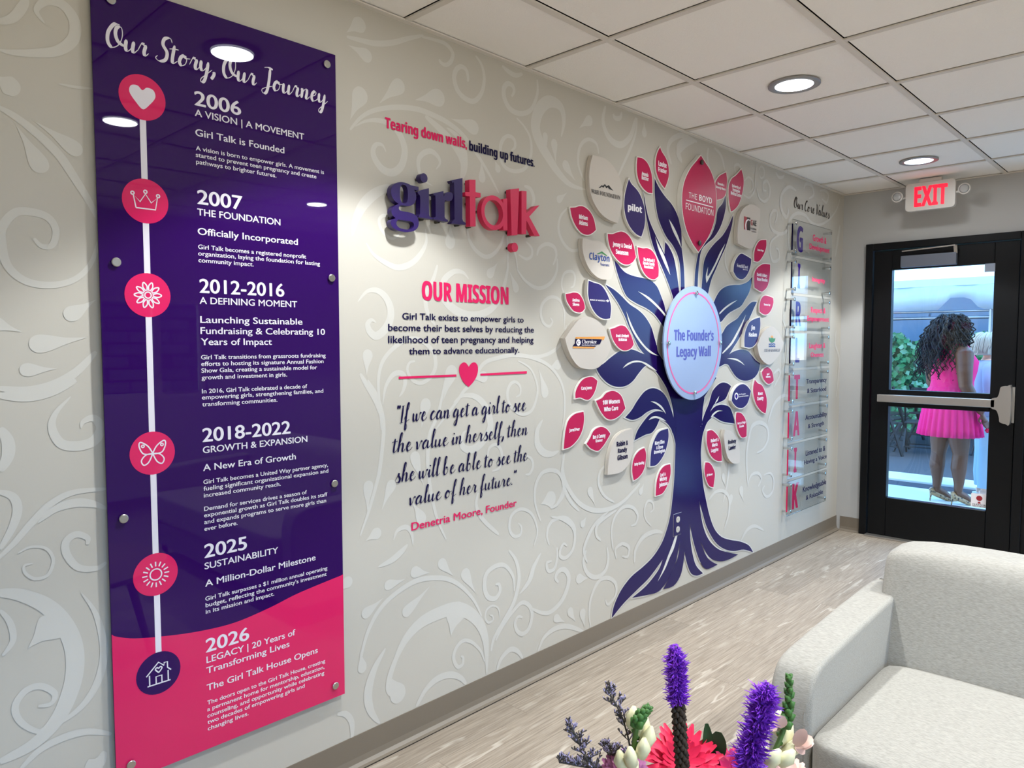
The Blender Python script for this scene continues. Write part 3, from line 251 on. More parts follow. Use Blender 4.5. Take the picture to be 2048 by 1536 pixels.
SW=[[9,25,[561,2431,610,2470]],[0,19,[561,2418,613,2422,674,2429,744,2452,810,2485,878,2515]],[9,22,[567,2393,636,2379]],[0,16,[870,2508,933,2515,981,2515,1014,2493,1005,2460,980,2441,956,2444,950,2454]],[0,20,[1129,2515,1160,2489,1174,2442,1160,2387,1124,2347,1080,2343,1038,2364,1021,2403,1030,2436,1055,2455,1081,2449,1090,2420,1085,2410]],[0,20,[1271,2515,1309,2502,1348,2499,1388,2515]],[0,22,[1476,2515,1476,2456,1439,2386,1378,2356,1319,2359,1285,2391,1280,2429,1300,2454,1329,2454,1338,2434,1324,2410]],[1,53,[1629,2314,1646,2375,1634,2430,1589,2448,1534,2436,1486,2390,1465,2323,1492,2266,1546,2213,1612,2160,1693,2122,1801,2116]],[0,16,[1353,2333,1398,2309,1434,2269,1439,2208,1408,2148,1348,2122,1289,2127,1261,2162,1266,2216,1299,2252,1338,2248,1345,2218,1323,2199]],[9,15,[1535,2222,1526,2297]],[9,20,[1596,2193,1584,2276]],[9,22,[1728,2142,1660,2199]],[0,19,[569,2126,609,2172,657,2205,720,2230,785,2246,852,2254,914,2250,979,2240,1045,2217,1097,2183,1150,2136,1204,2080,1251,2022]],[0,30,[883,2238,938,2213,986,2187,1036,2147,1062,2101,1053,2050]],[9,27,[1004,2255,1116,2247]],[9,26,[685,2236,767,2313]],[9,31,[837,2283,943,2316]],[9,29,[570,2158,610,2244]],[1,26,[589,2141,629,2166,677,2179,719,2179,755,2164,780,2134,790,2095,775,2046,738,2017,696,2021,665,2050,658,2077,672,2099,697,2101,711,2081]],[0,31,[1942,2515,1924,2449,1950,2394,2003,2365,2071,2366,2140,2416,2175,2487,2188,2515]],[0,22,[2069,2515,2056,2486,2015,2477,2002,2493]],[0,17,[2196,2515,2183,2440,2141,2360,2086,2278,2032,2198]],[9,23,[1751,2375,1823,2424]],[0,17,[1893,2291,1874,2333,1812,2339,1757,2295,1746,2219,1788,2152]],[9,20,[2254,2515,2258,2456]],[0,28,[2760,2512,2688,2515,2602,2515,2504,2471,2472,2413,2506,2350]],[1,19,[915,1999,871,2014,852,2045,852,2082,877,2109,911,2120,941,2106,949,2084,931,2060]],[1,28,[983,2218,1030,2200,1062,2163,1072,2118,1067,2069,1034,2017]],[0,13,[1261,2167,1258,2208,1279,2241,1315,2253,1340,2241,1340,2216,1321,2199]],[9,18,[1156,2132,1160,2066]],[9,15,[1228,2145,1246,2115]],[1,35,[572,1787,585,1837,615,1890,658,1931,712,1961,762,1964]],[0,12,[769,1815,732,1793,692,1814,679,1848,697,1867,719,1862,719,1850]],[1,21,[626,1768,656,1732,708,1707,758,1696,815,1715,858,1753,883,1797,879,1842]],[9,24,[996,1878,996,1806]],[0,17,[1082,1864,1092,1825,1126,1788,1177,1768,1224,1784,1260,1821,1278,1860]],[0,10,[1296,1862,1303,1804,1297,1735]],[0,10,[1321,1848,1346,1786,1358,1731]],[0,13,[1409,1848,1442,1825,1442,1794,1409,1778,1364,1792]],[0,17,[1475,1797,1489,1829,1536,1851,1585,1842,1599,1807,1578,1766]],[0,19,[1397,2072,1435,2064,1455,2028,1442,1991]],[9,16,[1670,2085,1616,2048]],[0,15,[1677,2022,1627,1979,1613,1922,1642,1870,1700,1839,1768,1854,1814,1897]],[1,29,[590,1572,625,1606,664,1613,699,1595,721,1559,721,1519,698,1482,662,1459,636,1474,628,1499,645,1513,662,1503]],[0,19,[934,1718,914,1666,883,1618,878,1576,892,1534,922,1500]],[1,32,[1088,1677,1060,1699,1017,1700,970,1670,954,1626,974,1588,1027,1554,1092,1539,1166,1549,1231,1585,1273,1646,1298,1720,1304,1758]],[9,18,[1310,1721,1347,1656]],[9,19,[1243,1750,1202,1705]],[0,16,[1354,1732,1405,1688,1484,1663,1559,1688,1601,1740,1605,1796]],[0,13,[1652,1647,1634,1687,1652,1735,1703,1748,1726,1726,1718,1687,1696,1677]],[0,15,[1653,1493,1652,1577,1616,1622,1560,1629,1511,1600,1498,1558,1518,1518,1553,1505,1574,1524,1560,1542]],[0,16,[1667,1512,1646,1446,1581,1400,1498,1378,1405,1379,1328,1380]],[0,17,[679,1137,672,1225,668,1299,678,1353,701,1390,742,1423,789,1445,837,1449,881,1430,916,1394,921,1347,895,1309,850,1291,811,1308,793,1339,802,1365,827,1371]],[9,20,[621,1326,626,1394]],[0,20,[595,1334,624,1290,654,1244,680,1180]],[1,19,[685,1224,699,1286,732,1326,769,1328,783,1302,773,1268,756,1248]],[9,28,[956,1219,999,1325]],[0,17,[918,1116,971,1166,1025,1215,1058,1250,1108,1289,1165,1354,1254,1377,1341,1385,1444,1374,1546,1340,1618,1283,1654,1211,1655,1116,1640,1053]],[0,15,[1360,1362,1431,1330,1471,1274,1478,1220,1444,1154,1379,1141,1315,1180,1297,1229,1315,1268,1347,1275,1372,1256,1372,1225,1347,1214]],[9,23,[1485,1328,1526,1224]],[9,22,[1554,1327,1610,1340]],[9,22,[1085,1298,1165,1303]],[1,33,[1008,1212,1052,1234,1113,1230,1164,1198,1194,1145,1199,1098,1164,1055,1112,1026,1067,1031,1045,1058,1056,1090,1079,1100]],[0,16,[625,1311,659,1262,680,1206,688,1150,683,1087,668,996,645,925,618,855,587,788]],[9,24,[853,1128,874,1212]],[9,22,[861,920,823,1026]],[0,17,[967,1298,951,1235,929,1169,893,1105,882,1027,886,948,901,866,926,782,967,701]],[9,22,[806,870,850,800]],[9,20,[618,859,622,950]],[9,20,[676,860,718,940]],[9,21,[608,765,652,782]],[1,17,[724,746,743,776,781,781,805,753,810,711]],[0,18,[1134,851,1122,811,1139,765,1180,720,1228,680,1246,664]],[0,15,[1210,926,1247,934,1265,966,1259,1006,1229,1031,1193,1018,1184,976]],[0,14,[1392,970,1438,951,1451,917,1431,888,1405,887]],[1,34,[1512,1108,1478,1065,1478,1010,1513,970,1569,954,1619,963]],[0,18,[1499,675,1465,755,1465,824,1499,874,1555,886,1612,869,1648,831,1641,774,1605,732]],[9,36,[1499,745,1562,758]],[0,21,[1648,941,1641,870,1656,796,1701,726,1763,672]],[0,15,[1458,578,1479,637,1445,712,1379,746,1321,729,1308,678,1333,642,1372,639,1379,670,1359,691]],[0,17,[1556,558,1541,602,1555,646,1605,666,1679,653,1732,599,1725,541]],[0,19,[1149,357,1106,433,1044,500,978,545,900,569,824,576,745,558,675,524,625,471,595,408,582,356]],[9,18,[580,393,588,332]],[9,18,[781,595,701,591]],[9,21,[889,591,819,610]],[9,20,[1004,550,946,613]],[9,23,[1118,456,1064,545]],[9,19,[679,552,607,517]],[9,21,[889,542,780,476]],[9,49,[987,325,1014,400]],[1,49,[1176,110,1176,188,1168,262,1137,331,1082,387,1014,423,934,428,850,418,782,383,736,328,706,263]],[0,23,[782,383,736,328,703,264,696,214,721,184]],[9,34,[694,268,737,188]],[0,16,[1164,168,1144,216,1097,266,1051,286,1013,268,1001,232,1020,194,1046,194,1050,219,1039,229]],[0,22,[1201,198,1218,247,1276,303,1328,356,1355,412,1364,471,1346,537,1303,589]],[0,21,[1337,410,1329,473,1286,526,1235,540,1178,521,1165,471,1185,424,1226,408,1252,431,1247,460,1226,464]],[0,10,[1251,322,1243,361,1210,382,1177,373,1169,345,1185,320,1210,322,1210,340,1193,348]],[0,20,[1226,233,1268,281,1328,326,1382,349,1427,324,1445,281,1427,229,1390,214,1355,234,1341,272,1359,295,1386,285]],[0,25,[1445,306,1511,270,1569,260,1638,288,1679,337,1689,388,1658,426,1618,428,1598,403,1618,379]],[1,26,[1368,390,1427,431,1454,482,1501,535]],[0,17,[1607,538,1608,486,1588,445,1549,447,1539,482,1573,484]],[0,23,[1815,482,1794,432,1827,370,1894,336,1962,352,1985,404,1973,463]],[9,23,[1833,348,1764,360]],[0,20,[1851,107,1839,186,1861,264,1917,314,1986,311,2046,268,2046,210,1987,182,1964,210]],[0,23,[1483,110,1521,157,1589,176,1669,166,1753,128,1796,102]],[9,19,[1664,187,1604,221]],[9,20,[1742,165,1700,224]],[9,21,[1807,119,1790,193]],[0,22,[1234,109,1259,149,1311,170,1355,150,1386,109]],[0,26,[819,110,861,156,917,180,982,175,1034,146,1065,110]],[1,33,[685,370,635,308,610,234,621,168,657,110]],[0,21,[488,208,521,195,544,156,543,100]],[1,23,[659,665,715,676,760,698,786,718]],[9,20,[495,616,534,641]],[0,21,[-380,2174,-350,2193,-328,2229,-322,2249]],[1,25,[-286,2200,-302,2226,-279,2254,-246,2256,-222,2226,-226,2181,-261,2143,-310,2124,-357,2113,-383,2112]],[9,23,[-395,2050,-363,2035]],[0,21,[-387,1982,-352,1966,-306,1933,-264,1892,-231,1840,-204,1793,-182,1744]],[9,21,[-353,1948,-308,1865]],[9,19,[-316,1965,-232,1916]],[1,7,[-261,2065,-224,2066,-186,2072]],[0,19,[-183,1698,-203,1638,-239,1596,-290,1578,-344,1584,-380,1618,-390,1672,-387,1708,-360,1744,-323,1749,-291,1738,-278,1708,-287,1675,-309,1670,-325,1687]],[9,19,[-194,1547,-250,1509]],[9,22,[-217,1451,-322,1435]],[9,16,[-286,1374,-349,1373]],[9,16,[-356,1463,-410,1484]],[0,23,[-410,1332,-353,1323,-298,1333,-246,1364,-198,1415]],[0,26,[-410,1315,-355,1309,-302,1319,-246,1344]],[1,24,[-259,1304,-293,1265,-302,1229,-284,1189,-246,1179,-211,1188,-193,1219,-209,1246,-233,1239,-239,1223]],[0,27,[-408,1238,-394,1206,-395,1170,-411,1136]],[0,20,[-418,1089,-389,1073,-380,1041,-391,1000,-418,951]],[0,17,[-424,928,-387,963,-350,1005,-311,1042,-261,1063,-186,1061]],[1,21,[-339,1000,-301,1028,-256,1036,-216,1026,-184,1008]],[0,18,[-191,870,-215,859,-256,871,-280,909,-281,941,-258,956,-233,942,-234,925]],[0,8,[-383,934,-357,944,-325,934,-310,903,-322,868,-349,864,-369,882,-371,901,-353,903]],[0,42,[-426,849,-381,832,-330,793,-294,739,-273,674,-272,608,-288,548,-318,494,-368,456,-436,441]],[9,38,[-370,698,-318,736]],[0,14,[-423,806,-404,770,-400,726,-422,695]],[0,16,[-313,479,-356,484,-392,523,-401,564,-379,594,-347,595,-318,566,-327,543,-354,547]],[1,19,[-252,805,-224,752,-209,694,-204,633,-218,570,-249,521,-296,492,-351,488]],[0,19,[-396,405,-352,437,-297,447,-246,440,-193,412]],[0,50,[-249,327,-228,352,-207,350]],[0,23,[1659,950,1644,882,1675,802,1755,714,1863,660,1985,644,2094,659,2189,700,2247,731]],[0,17,[1991,870,1921,836,1905,780,1949,715,2030,670]],[0,19,[1561,887,1606,876,1644,832,1652,770,1606,728,1561,720]],[9,20,[1880,680,1841,752]],[9,18,[1813,637,1788,610]],[9,17,[2282,726,2253,688]],[0,18,[2023,436,2009,537,2040,602,2113,634,2190,616,2230,569,2211,533,2172,529]],[0,19,[2048,628,1968,610,1898,584,1890,538,1925,505]],[0,14,[2352,495,2300,540,2289,593,2319,629,2361,616,2372,580,2341,567]],[0,18,[1569,680,1637,658,1708,614,1732,564,1716,505,1669,479,1630,493,1630,523,1653,544,1676,529]],[0,20,[1823,422,1797,483,1830,544,1889,597,1985,634]],[0,18,[2051,391,2042,437,2097,454,2154,425,2145,382,2098,392]],[0,26,[2204,337,2213,402,2282,451,2384,460,2459,440]],[0,27,[3541,741,3635,759,3698,818,3678,892,3580,929,3472,917,3429,851,3403,756,3407,658,3426,551]],[0,19,[3171,795,3175,688,3151,583,3112,496]],[9,19,[3137,585,3108,650]],[9,25,[3369,461,3337,536]],[0,21,[3425,558,3469,608,3562,610,3611,567,3565,523]],[0,20,[3643,585,3741,586,3793,535,3780,463,3698,438,3631,485,3662,517]],[0,23,[2939,536,3016,570,3110,563,3181,512,3184,416,3131,338]],[9,22,[3170,412,3209,507]],[0,23,[3348,221,3421,270,3528,278,3658,225]],[1,55,[2744,2515,2634,2482,2568,2429,2608,2376]],[0,21,[2880,2503,2871,2448,2894,2389,2939,2332]],[0,19,[2944,2515,3024,2487,3072,2413]],[0,16,[3200,2423,3187,2455,3223,2472,3260,2462,3255,2432]],[0,14,[3501,2490,3526,2512,3567,2502,3569,2460,3529,2442,3509,2456]],[0,14,[3312,2390,3361,2421,3413,2406,3421,2361,3377,2331]],[0,16,[3460,2513,3451,2424,3441,2352,3378,2302,3302,2309]],[0,20,[3479,2370,3508,2321,3576,2306,3643,2340,3654,2402,3611,2437,3558,2411,3566,2376,3607,2376]],[0,29,[4052,2442,3943,2451,3841,2398,3814,2333,3846,2275,3907,2251,3936,2286,3919,2315]],[0,19,[3734,2511,3778,2488,3836,2497,3864,2515]],[0,23,[4264,2420,4346,2458,4309,2513,4209,2511,4178,2474]],[0,22,[4487,2451,4578,2436,4611,2496,4536,2515,4448,2500]],[0,23,[4839,2500,4768,2405,4622,2316,4445,2261,4306,2266,4204,2300,4075,2297,3968,2246,3912,2163,3809,2133,3693,2152,3662,2209,3702,2262,3759,2270,3761,2227,3734,2193]],[0,21,[3809,2127,3696,2078,3671,2015,3716,1951,3802,1970,3799,2026,3755,2035]],[0,20,[3941,2185,3946,2090,3996,1999]],[0,16,[3109,1981,3087,1924,3113,1859,3186,1807]],[1,35,[4852,2308,4819,2211,4771,2063]],[0,24,[3690,922,3772,1030,3903,1080,4043,1066]],[0,20,[3767,1144,3852,1218,3835,1257,3763,1233]],[0,22,[3939,1280,3965,1383,3944,1500,3879,1588]],[0,24,[4825,1522,4812,1420,4898,1316,4888,1168,4858,1021]]]
PT=[["2006","semi",57.6,2083.4,190.2,37.3,"w"],["A VISION | A MOVEMENT","med",58.0,2054.2,389.4,15.7,"w"],["Girl Talk is Founded","med",58.2,2001.3,322.5,17.8,"w"],["A vision is born to empower girls. A movement is","med",58.4,1962.1,456.2,10.6,"w"],["started to prevent teen pregnancy and create","med",57.9,1944.3,429.1,10.7,"w"],["pathways to brighter futures.","med",58.2,1925.8,295.0,10.7,"w"],["2007","semi",58.6,1817.9,188.3,36.6,"w"],["THE FOUNDATION","med",57.8,1786.7,305.2,19.1,"w"],["Officially Incorporated","med",57.7,1734.2,361.8,17.9,"w"],["Girl Talk becomes a registered nonprofit","med",57.9,1695.1,388.9,11.2,"w"],["organization, laying the foundation for lasting","med",57.4,1677.1,437.0,11.2,"w"],["community impact.","med",57.7,1658.7,218.0,10.8,"w"],["2012-2016","semi",58.4,1575.3,313.7,37.0,"w"],["A DEFINING MOMENT","med",58.0,1544.7,355.5,17.7,"w"],["Launching Sustainable","med",58.3,1492.2,372.4,17.4,"w"],["Fundraising & Celebrating 10","med",58.3,1461.5,450.9,17.8,"w"],["Years of Impact","med",58.8,1430.7,270.3,17.8,"w"],["Girl Talk transitions from grassroots fundraising","med",58.1,1390.9,451.8,11.4,"w"],["efforts to hosting its signature Annual Fashion","med",58.1,1372.6,444.1,11.4,"w"],["Show Gala, creating a sustainable model for","med",58.0,1353.9,420.7,11.4,"w"],["growth and investment in girls.","med",58.3,1334.7,317.5,11.4,"w"],["In 2016, Girl Talk celebrated a decade of","med",58.2,1296.3,384.8,11.5,"w"],["empowering girls, strengthening families, and","med",57.7,1279.2,441.3,11.4,"w"],["transforming communities.","med",58.0,1259.9,284.2,11.5,"w"],["2018-2022","semi",55.9,1160.4,325.7,38.1,"w"],["GROWTH & EXPANSION","med",56.3,1128.6,382.4,18.1,"w"],["A New Era of Growth","med",55.9,1078.7,341.8,17.7,"w"],["Girl Talk becomes a United Way partner agency,","med",55.7,1041.5,454.0,11.5,"w"],["fueling significant organizational expansion and","med",55.7,1022.8,455.1,11.6,"w"],["increased community reach.","med",56.0,1003.7,289.8,11.6,"w"],["Demand for services drives a season of","med",55.9,965.5,377.4,11.6,"w"],["exponential growth as Girl Talk doubles its staff","med",55.4,947.3,450.1,11.6,"w"],["and expands programs to serve more girls than","med",55.3,928.1,445.4,11.6,"w"],["ever before.","med",55.2,908.9,151.7,11.7,"w"],["2025","semi",52.9,832.1,178.8,37.0,"w"],["SUSTAINABILITY","med",52.9,799.4,277.2,18.8,"w"],["A Million-Dollar Milestone","med",53.3,749.7,404.1,18.0,"w"],["Girl Talk surpasses a $1 million annual operating","med",52.7,709.1,445.9,11.7,"w"],["budget, reflecting the community's investment","med",53.0,690.4,442.8,11.7,"w"],["in its mission and impact.","med",53.0,671.8,261.1,11.8,"w"],["2026","semi",50.1,560.6,179.4,39.2,"w"],["LEGACY | 20 Years of","med",51.4,529.6,329.2,19.0,"w"],["Transforming Lives","med",50.2,498.9,308.7,18.2,"w"],["The Girl Talk House Opens","med",50.2,449.0,406.4,18.2,"w"],["The doors open to the Girl Talk House, creating","med",50.4,408.3,432.4,11.8,"w"],["a permanent home for mentorship, education,","med",50.0,389.2,429.3,11.8,"w"],["counseling, and opportunity while celebrating","med",49.9,370.3,428.4,11.9,"w"],["two decades of empowering girls and","med",49.9,351.9,357.8,11.9,"w"],["changing lives.","med",50.2,332.8,172.0,11.9,"w"]]
PC=[[-76,2071],[-76,1806],[-77,1562],[-77,1144],[-78,816],[-78,545]]
PS=[[470,2300],[-153,1642],[475,1641],[-155,982],[474,985],[466,321],[-156,324],[-146,2293]]
PW=[[-212,693,1],[-147,661,0],[-59,641,0],[36,627,0],[138,623,0],[247,638,0],[348,659,0],[514,680,1]]
SLOGAN=[["Tearing down walls,","imp",706.8,2161.0,1081.0,35.0,"pink"],["building up futures.","imp",1091.8,2157.6,1458.2,34.1,"navy"]]
MISSION=[["OUR MISSION","imp",859.6,1588.7,1303.5,67.5,"pink"]]
PARA=[["Girl Talk exists to empower girls to","semi",771.3,1517.9,1391.9,22.4,"navy"],["become their best selves by reducing the","semi",710.1,1477.3,1454.2,23.5,"navy"],["likelihood of teen pregnancy and helping","semi",709.6,1435.6,1452.3,24.0,"navy"],["them to advance educationally.","semi",799.0,1395.0,1366.1,22.7,"navy"]]
DIV=[[[753,1318,1],[1022,1317,1],[1022,1309,1],[753,1310,1]],[[1146,1316,1],[1411,1318,1],[1411,1308,1],[1146,1308,1]],[[1085,1344,1],[1072,1358,0],[1056,1361,0],[1039,1350,0],[1035,1330,0],[1044,1306,0],[1060,1284,0],[1084,1267,1],[1108,1285,0],[1125,1305,0],[1133,1327,0],[1131,1348,0],[1117,1360,0],[1099,1357,0]]]
ATTR=[["Denetria Moore, Founder","semi",802.8,764.2,1349.7,28.0,"pink"]]
QUOTE=[["\"If we can get a girl to see",748.1,1156.0,1408.2,30.9],["the value in herself, then",721.4,1053.8,1416.7,30.0],["she will be able to see the",732.5,946.6,1416.8,30.3],["value of her future.\"",796.6,856.3,1347.7,29.0]]
STORY=[["Our Story, Our Journey",-154.6,2178.5,473.3,30.0]]
CORE=[["Our Core Values",4026.3,2329.3,4636.0,35.0]]
CV=[[["G","imp",3987.5,2200.4,4088.0,-165.0,"purple"],[["Growth &","hvy",4222.9,2125.5,4464.7,41.4,"pink"],["Development","hvy",4169.4,2066.5,4524.8,35.3,"pink"]]],[["I","imp",4012.3,1954.2,4056.1,-161.2,"purple"],[["Integrity","hvy",4227.8,1851.6,4458.5,29.3,"pink"]]],[["R","imp",3993.5,1704.6,4085.9,-159.6,"purple"],[["Respect &","hvy",4218.6,1639.4,4478.0,36.1,"pink"],["Empowerment","hvy",4158.8,1580.9,4544.0,33.3,"pink"]]],[["L","imp",4002.0,1463.1,4070.8,-162.6,"purple"],[["Laughter &","hvy",4200.5,1394.6,4491.2,35.5,"pink"],["Oneness","hvy",4231.5,1333.3,4460.7,31.4,"pink"]]],[["T","imp",3992.0,1216.0,4087.3,-160.6,"pink"],[["Transparency","hvy",4165.5,1151.8,4528.5,30.5,"navy"],["& Sisterhood","hvy",4182.9,1087.5,4524.0,29.9,"navy"]]],[["A","imp",3993.3,969.6,4097.1,-163.6,"pink"],[["Accountability","hvy",4163.2,903.7,4550.4,32.3,"navy"],["& Strength","hvy",4210.4,842.4,4499.8,28.5,"navy"]]],[["I","imp",4013.5,723.5,4063.0,-166.1,"pink"],[["Listened to &","hvy",4182.7,654.3,4532.8,35.1,"navy"],["Having a Voice","hvy",4160.0,596.1,4562.8,29.4,"navy"]]],[["K","imp",3999.3,481.8,4103.0,-173.4,"pink"],[["Knowledgeable","hvy",4146.5,405.6,4566.0,36.8,"navy"],["& Relatable","hvy",4203.6,343.7,4507.7,30.6,"navy"]]]]
FO={"so":[[2686,1697],[2417,1432],[2956,1433],[2683,1166]],"ex":[2375,2990,1733,1128],"tx":[["The Founder's","imp",2476.8,1445.2,2889.7,55.0,"purple"],["Legacy Wall","imp",2502.3,1360.5,2859.3,53.0,"purple"]]}
GT=[["i","purple",[[809,1955,1],[815,1960,0],[828,1965,0],[860,1976,1],[860,1885,1],[864,1878,0],[877,1875,1],[876,1870,1],[813,1870,1],[815,1875,0],[820,1882,1],[821,1939,0],[815,1948,1]]],["r","purple",[[877,1960,1],[892,1965,0],[927,1976,1],[928,1956,1],[937,1970,0],[952,1976,0],[968,1975,0],[972,1962,0],[965,1948,0],[947,1943,0],[936,1946,1],[932,1934,1],[932,1886,1],[936,1880,0],[947,1876,1],[947,1869,1],[881,1871,1],[881,1875,0],[890,1881,1],[890,1949,0],[885,1954,1]]],["l","purple",[[964,2019,1],[994,2029,0],[1019,2036,1],[1017,1889,1],[1022,1880,0],[1034,1876,1],[1034,1869,1],[966,1866,1],[966,1871,0],[979,1883,1],[978,2005,0],[972,2010,1]]],["t","pink",[[1053,2036,1],[1084,2040,1],[1084,1995,1],[1110,1995,1],[1110,1979,1],[1083,1976,1],[1084,1869,1],[1056,1866,1],[1055,1975,1],[1033,1975,1],[1032,1988,1],[1053,1990,1]]],["l","pink",[[1270,2033,1],[1320,2044,1],[1310,1860,1],[1277,1856,1]]],["k","pink",[[1334,2037,1],[1363,2039,1],[1363,1954,1],[1415,1988,1],[1441,1994,1],[1379,1941,1],[1443,1870,1],[1409,1869,1],[1363,1924,1],[1361,1869,1],[1334,1868,1]]]]
GB={"g":[694,814,1979,1813],"a":[1113,1246,1996,1866],"astem":[[1230,1990,1],[1252,1996,1],[1254,1872,1],[1231,1872,1]],"idot":[818,859,2024,1992],"ldot":[1268,1323,1829,1793]}
OUTLET=[2557,519,2644,518,2580,398,2662,399]
# ------------------------------------------------------------------ materials
MW=mat('wall paint','#b9b3a8',.55,.3); MPAT=mat('scroll ink','#c4c0b8',.5,.25); MEND=mat('plain wall paint','#b0aeab',.7,.3); MWHT=mat('white wall paint','#e6e3df',.7,.3); MBASE=mat('rubber base','#756a5c',.45,.5)
MCEIL=mat('mineral tile','#f0eae2',.9,.1,bump=(220,.25)); MTEE=mat('tee metal','#d3cbc0',.55,.3); MDARK=mat('dark gap','#1c1a18',.9,.1)
MPUR=mat('purple acrylic','#2a084e',.015,.36,bump=(60,0)); MPNKA=mat('pink acrylic','#d0245c',.02,.4,bump=(60,0)); MPRW=mat('printed white','#d8d2da',.03,.5,bump=(60,0)); MEDGE=mat('acrylic edge','#4a2a84',.15,.5)
MSTEEL=mat('brushed steel','#b9b6b0',.3,.5,1); MCHR=mat('chrome','#d5d5d5',.12,.5,1); MPIN=mat('dark pin','#5d5a52',.4,.5,1)
MTREE=mat('tree vinyl','#1d0d4a',.17,.2,bump=(60,.0)); MOFF=mat('halo vinyl','#cfccc6',.5,.35); MNAVY=mat('navy vinyl','#120b38',.6,.12); MPINK=mat('pink vinyl','#cf1c57',.5,.2); MBLK=mat('black vinyl','#0c0c0f',.4,.4)
MBOARD=mat('plaque board','#dcd8d0',.5,.35); MTANB=mat('beige board','#c5bdb1',.5,.35)
MLF={'tan':mat('beige leaf face','#c3bab0',.45,.25),'pink':mat('pink leaf face','#b3154a',.34,.18),'purple':mat('purple leaf face','#270f58',.3,.3)}
MW2=mat('white print','#ece6e8',.4,.4)
MK={'w':MW2,'k':MBLK,'navy':MNAVY,'pink':MPINK,'blue':mat('blue print','#1d3f8c',.4),'green':mat('green print','#3a7d44',.4),'orange':mat('orange print','#e0973a',.4),'red':mat('dark red print','#a01f2a',.4),'slate':mat('slate print','#4a4a58',.4),'purple':mat('purple print','#34147a',.5,.15)}
MLP=mat('letter purple','#24104f',.3,.4); MLK=mat('letter pink','#c9274f',.35,.4)
MGL=clear('door glass',(.93,.97,.98,1),refl=.7); MACR=clear('clear acrylic',(.955,.965,.965,1),refl=1.0); MFROST=mat('frosted acrylic','#93a3c4',.25,.5)
MACE=clear('acrylic bright edge',(.82,.86,.86,1),refl=1)
MBLACK=mat('black aluminium','#040507',.4,.25); MALU=mat('satin aluminium','#b0aaa2',.38,.5,.85); MWHP=mat('white plastic','#c6c0b8',.4,.5)
def floor_mat():
    m=bpy.data.materials.new('oak plank floor'); m.use_nodes=True; n=m.node_tree; L=n.links; b=n.nodes['Principled BSDF']; N=n.nodes.new
    tc=N('ShaderNodeTexCoord'); br=N('ShaderNodeTexBrick'); L.new(tc.outputs['Object'],br.inputs['Vector'])
    br.inputs['Scale'].default_value=1; br.inputs['Brick Width'].default_value=1.22; br.inputs['Row Height'].default_value=.18; br.inputs['Mortar Size'].default_value=.0008; br.offset=.37
    br.inputs['Color1'].default_value=(.0,.0,.0,1); br.inputs['Color2'].default_value=(1,1,1,1); br.inputs['Mortar'].default_value=(.3,.3,.3,1)
    add=N('ShaderNodeVectorMath'); add.operation='MULTIPLY_ADD'; L.new(br.outputs['Color'],add.inputs[0]); add.inputs[1].default_value=(7,3,0); L.new(tc.outputs['Object'],add.inputs[2])
    mp=N('ShaderNodeMapping'); mp.inputs['Scale'].default_value=(1.3,9,1); L.new(add.outputs[0],mp.inputs['Vector'])
    n1=N('ShaderNodeTexNoise'); n1.inputs['Scale'].default_value=1.1; n1.inputs['Detail'].default_value=3; L.new(mp.outputs[0],n1.inputs['Vector'])
    mu=N('ShaderNodeMath'); mu.operation='MULTIPLY'; mu.inputs[1].default_value=26; L.new(n1.outputs['Fac'],mu.inputs[0])
    sn=N('ShaderNodeMath'); sn.operation='SINE'; L.new(mu.outputs[0],sn.inputs[0])
    mp2=N('ShaderNodeMapping'); mp2.inputs['Scale'].default_value=(3,85,1); L.new(add.outputs[0],mp2.inputs['Vector'])
    n2=N('ShaderNodeTexNoise'); n2.inputs['Scale'].default_value=1.6; n2.inputs['Detail'].default_value=6; n2.inputs['Roughness'].default_value=.7; L.new(mp2.outputs[0],n2.inputs['Vector'])
    n3=N('ShaderNodeTexNoise'); n3.inputs['Scale'].default_value=1.7; n3.inputs['Detail'].default_value=2; L.new(mp.outputs[0],n3.inputs['Vector'])
    r1=N('ShaderNodeValToRGB'); L.new(n2.outputs['Fac'],r1.inputs[0]); e=r1.color_ramp.elements; e[0].position=.3; e[0].color=lin('#75685a'); e[1].position=.68; e[1].color=lin('#a99c8c')
    r2=N('ShaderNodeValToRGB'); L.new(sn.outputs[0],r2.inputs[0]); e=r2.color_ramp.elements; e[0].position=.86; e[0].color=(0,0,0,1); e[1].position=1; e[1].color=(1,1,1,1)
    r3=N('ShaderNodeValToRGB'); L.new(n3.outputs['Fac'],r3.inputs[0]); e=r3.color_ramp.elements; e[0].position=.45; e[0].color=(0,0,0,1); e[1].position=.65; e[1].color=(.55,.55,.55,1)
    mm_=N('ShaderNodeMath'); mm_.operation='MULTIPLY'; L.new(r2.outputs[0],mm_.inputs[0]); L.new(r3.outputs[0],mm_.inputs[1])
    mx=N('ShaderNodeMix'); mx.data_type='RGBA'; L.new(mm_.outputs[0],mx.inputs['Factor']); L.new(r1.outputs[0],mx.inputs['A']); mx.inputs['B'].default_value=lin('#c9bfb1')
    hv=N('ShaderNodeHueSaturation'); L.new(mx.outputs['Result'],hv.inputs['Color'])
    mr=N('ShaderNodeMapRange'); L.new(br.outputs['Color'],mr.inputs['Value']); mr.inputs['To Min'].default_value=.9; mr.inputs['To Max'].default_value=1.1; L.new(mr.outputs[0],hv.inputs['Value'])
    mo=N('ShaderNodeMix'); mo.data_type='RGBA'; L.new(br.outputs['Fac'],mo.inputs['Factor']); L.new(hv.outputs[0],mo.inputs['A']); mo.inputs['B'].default_value=lin('#6b6054')
    L.new(mo.outputs['Result'],b.inputs['Base Color']); b.inputs['Roughness'].default_value=.5; b.inputs['Specular IOR Level'].default_value=.35
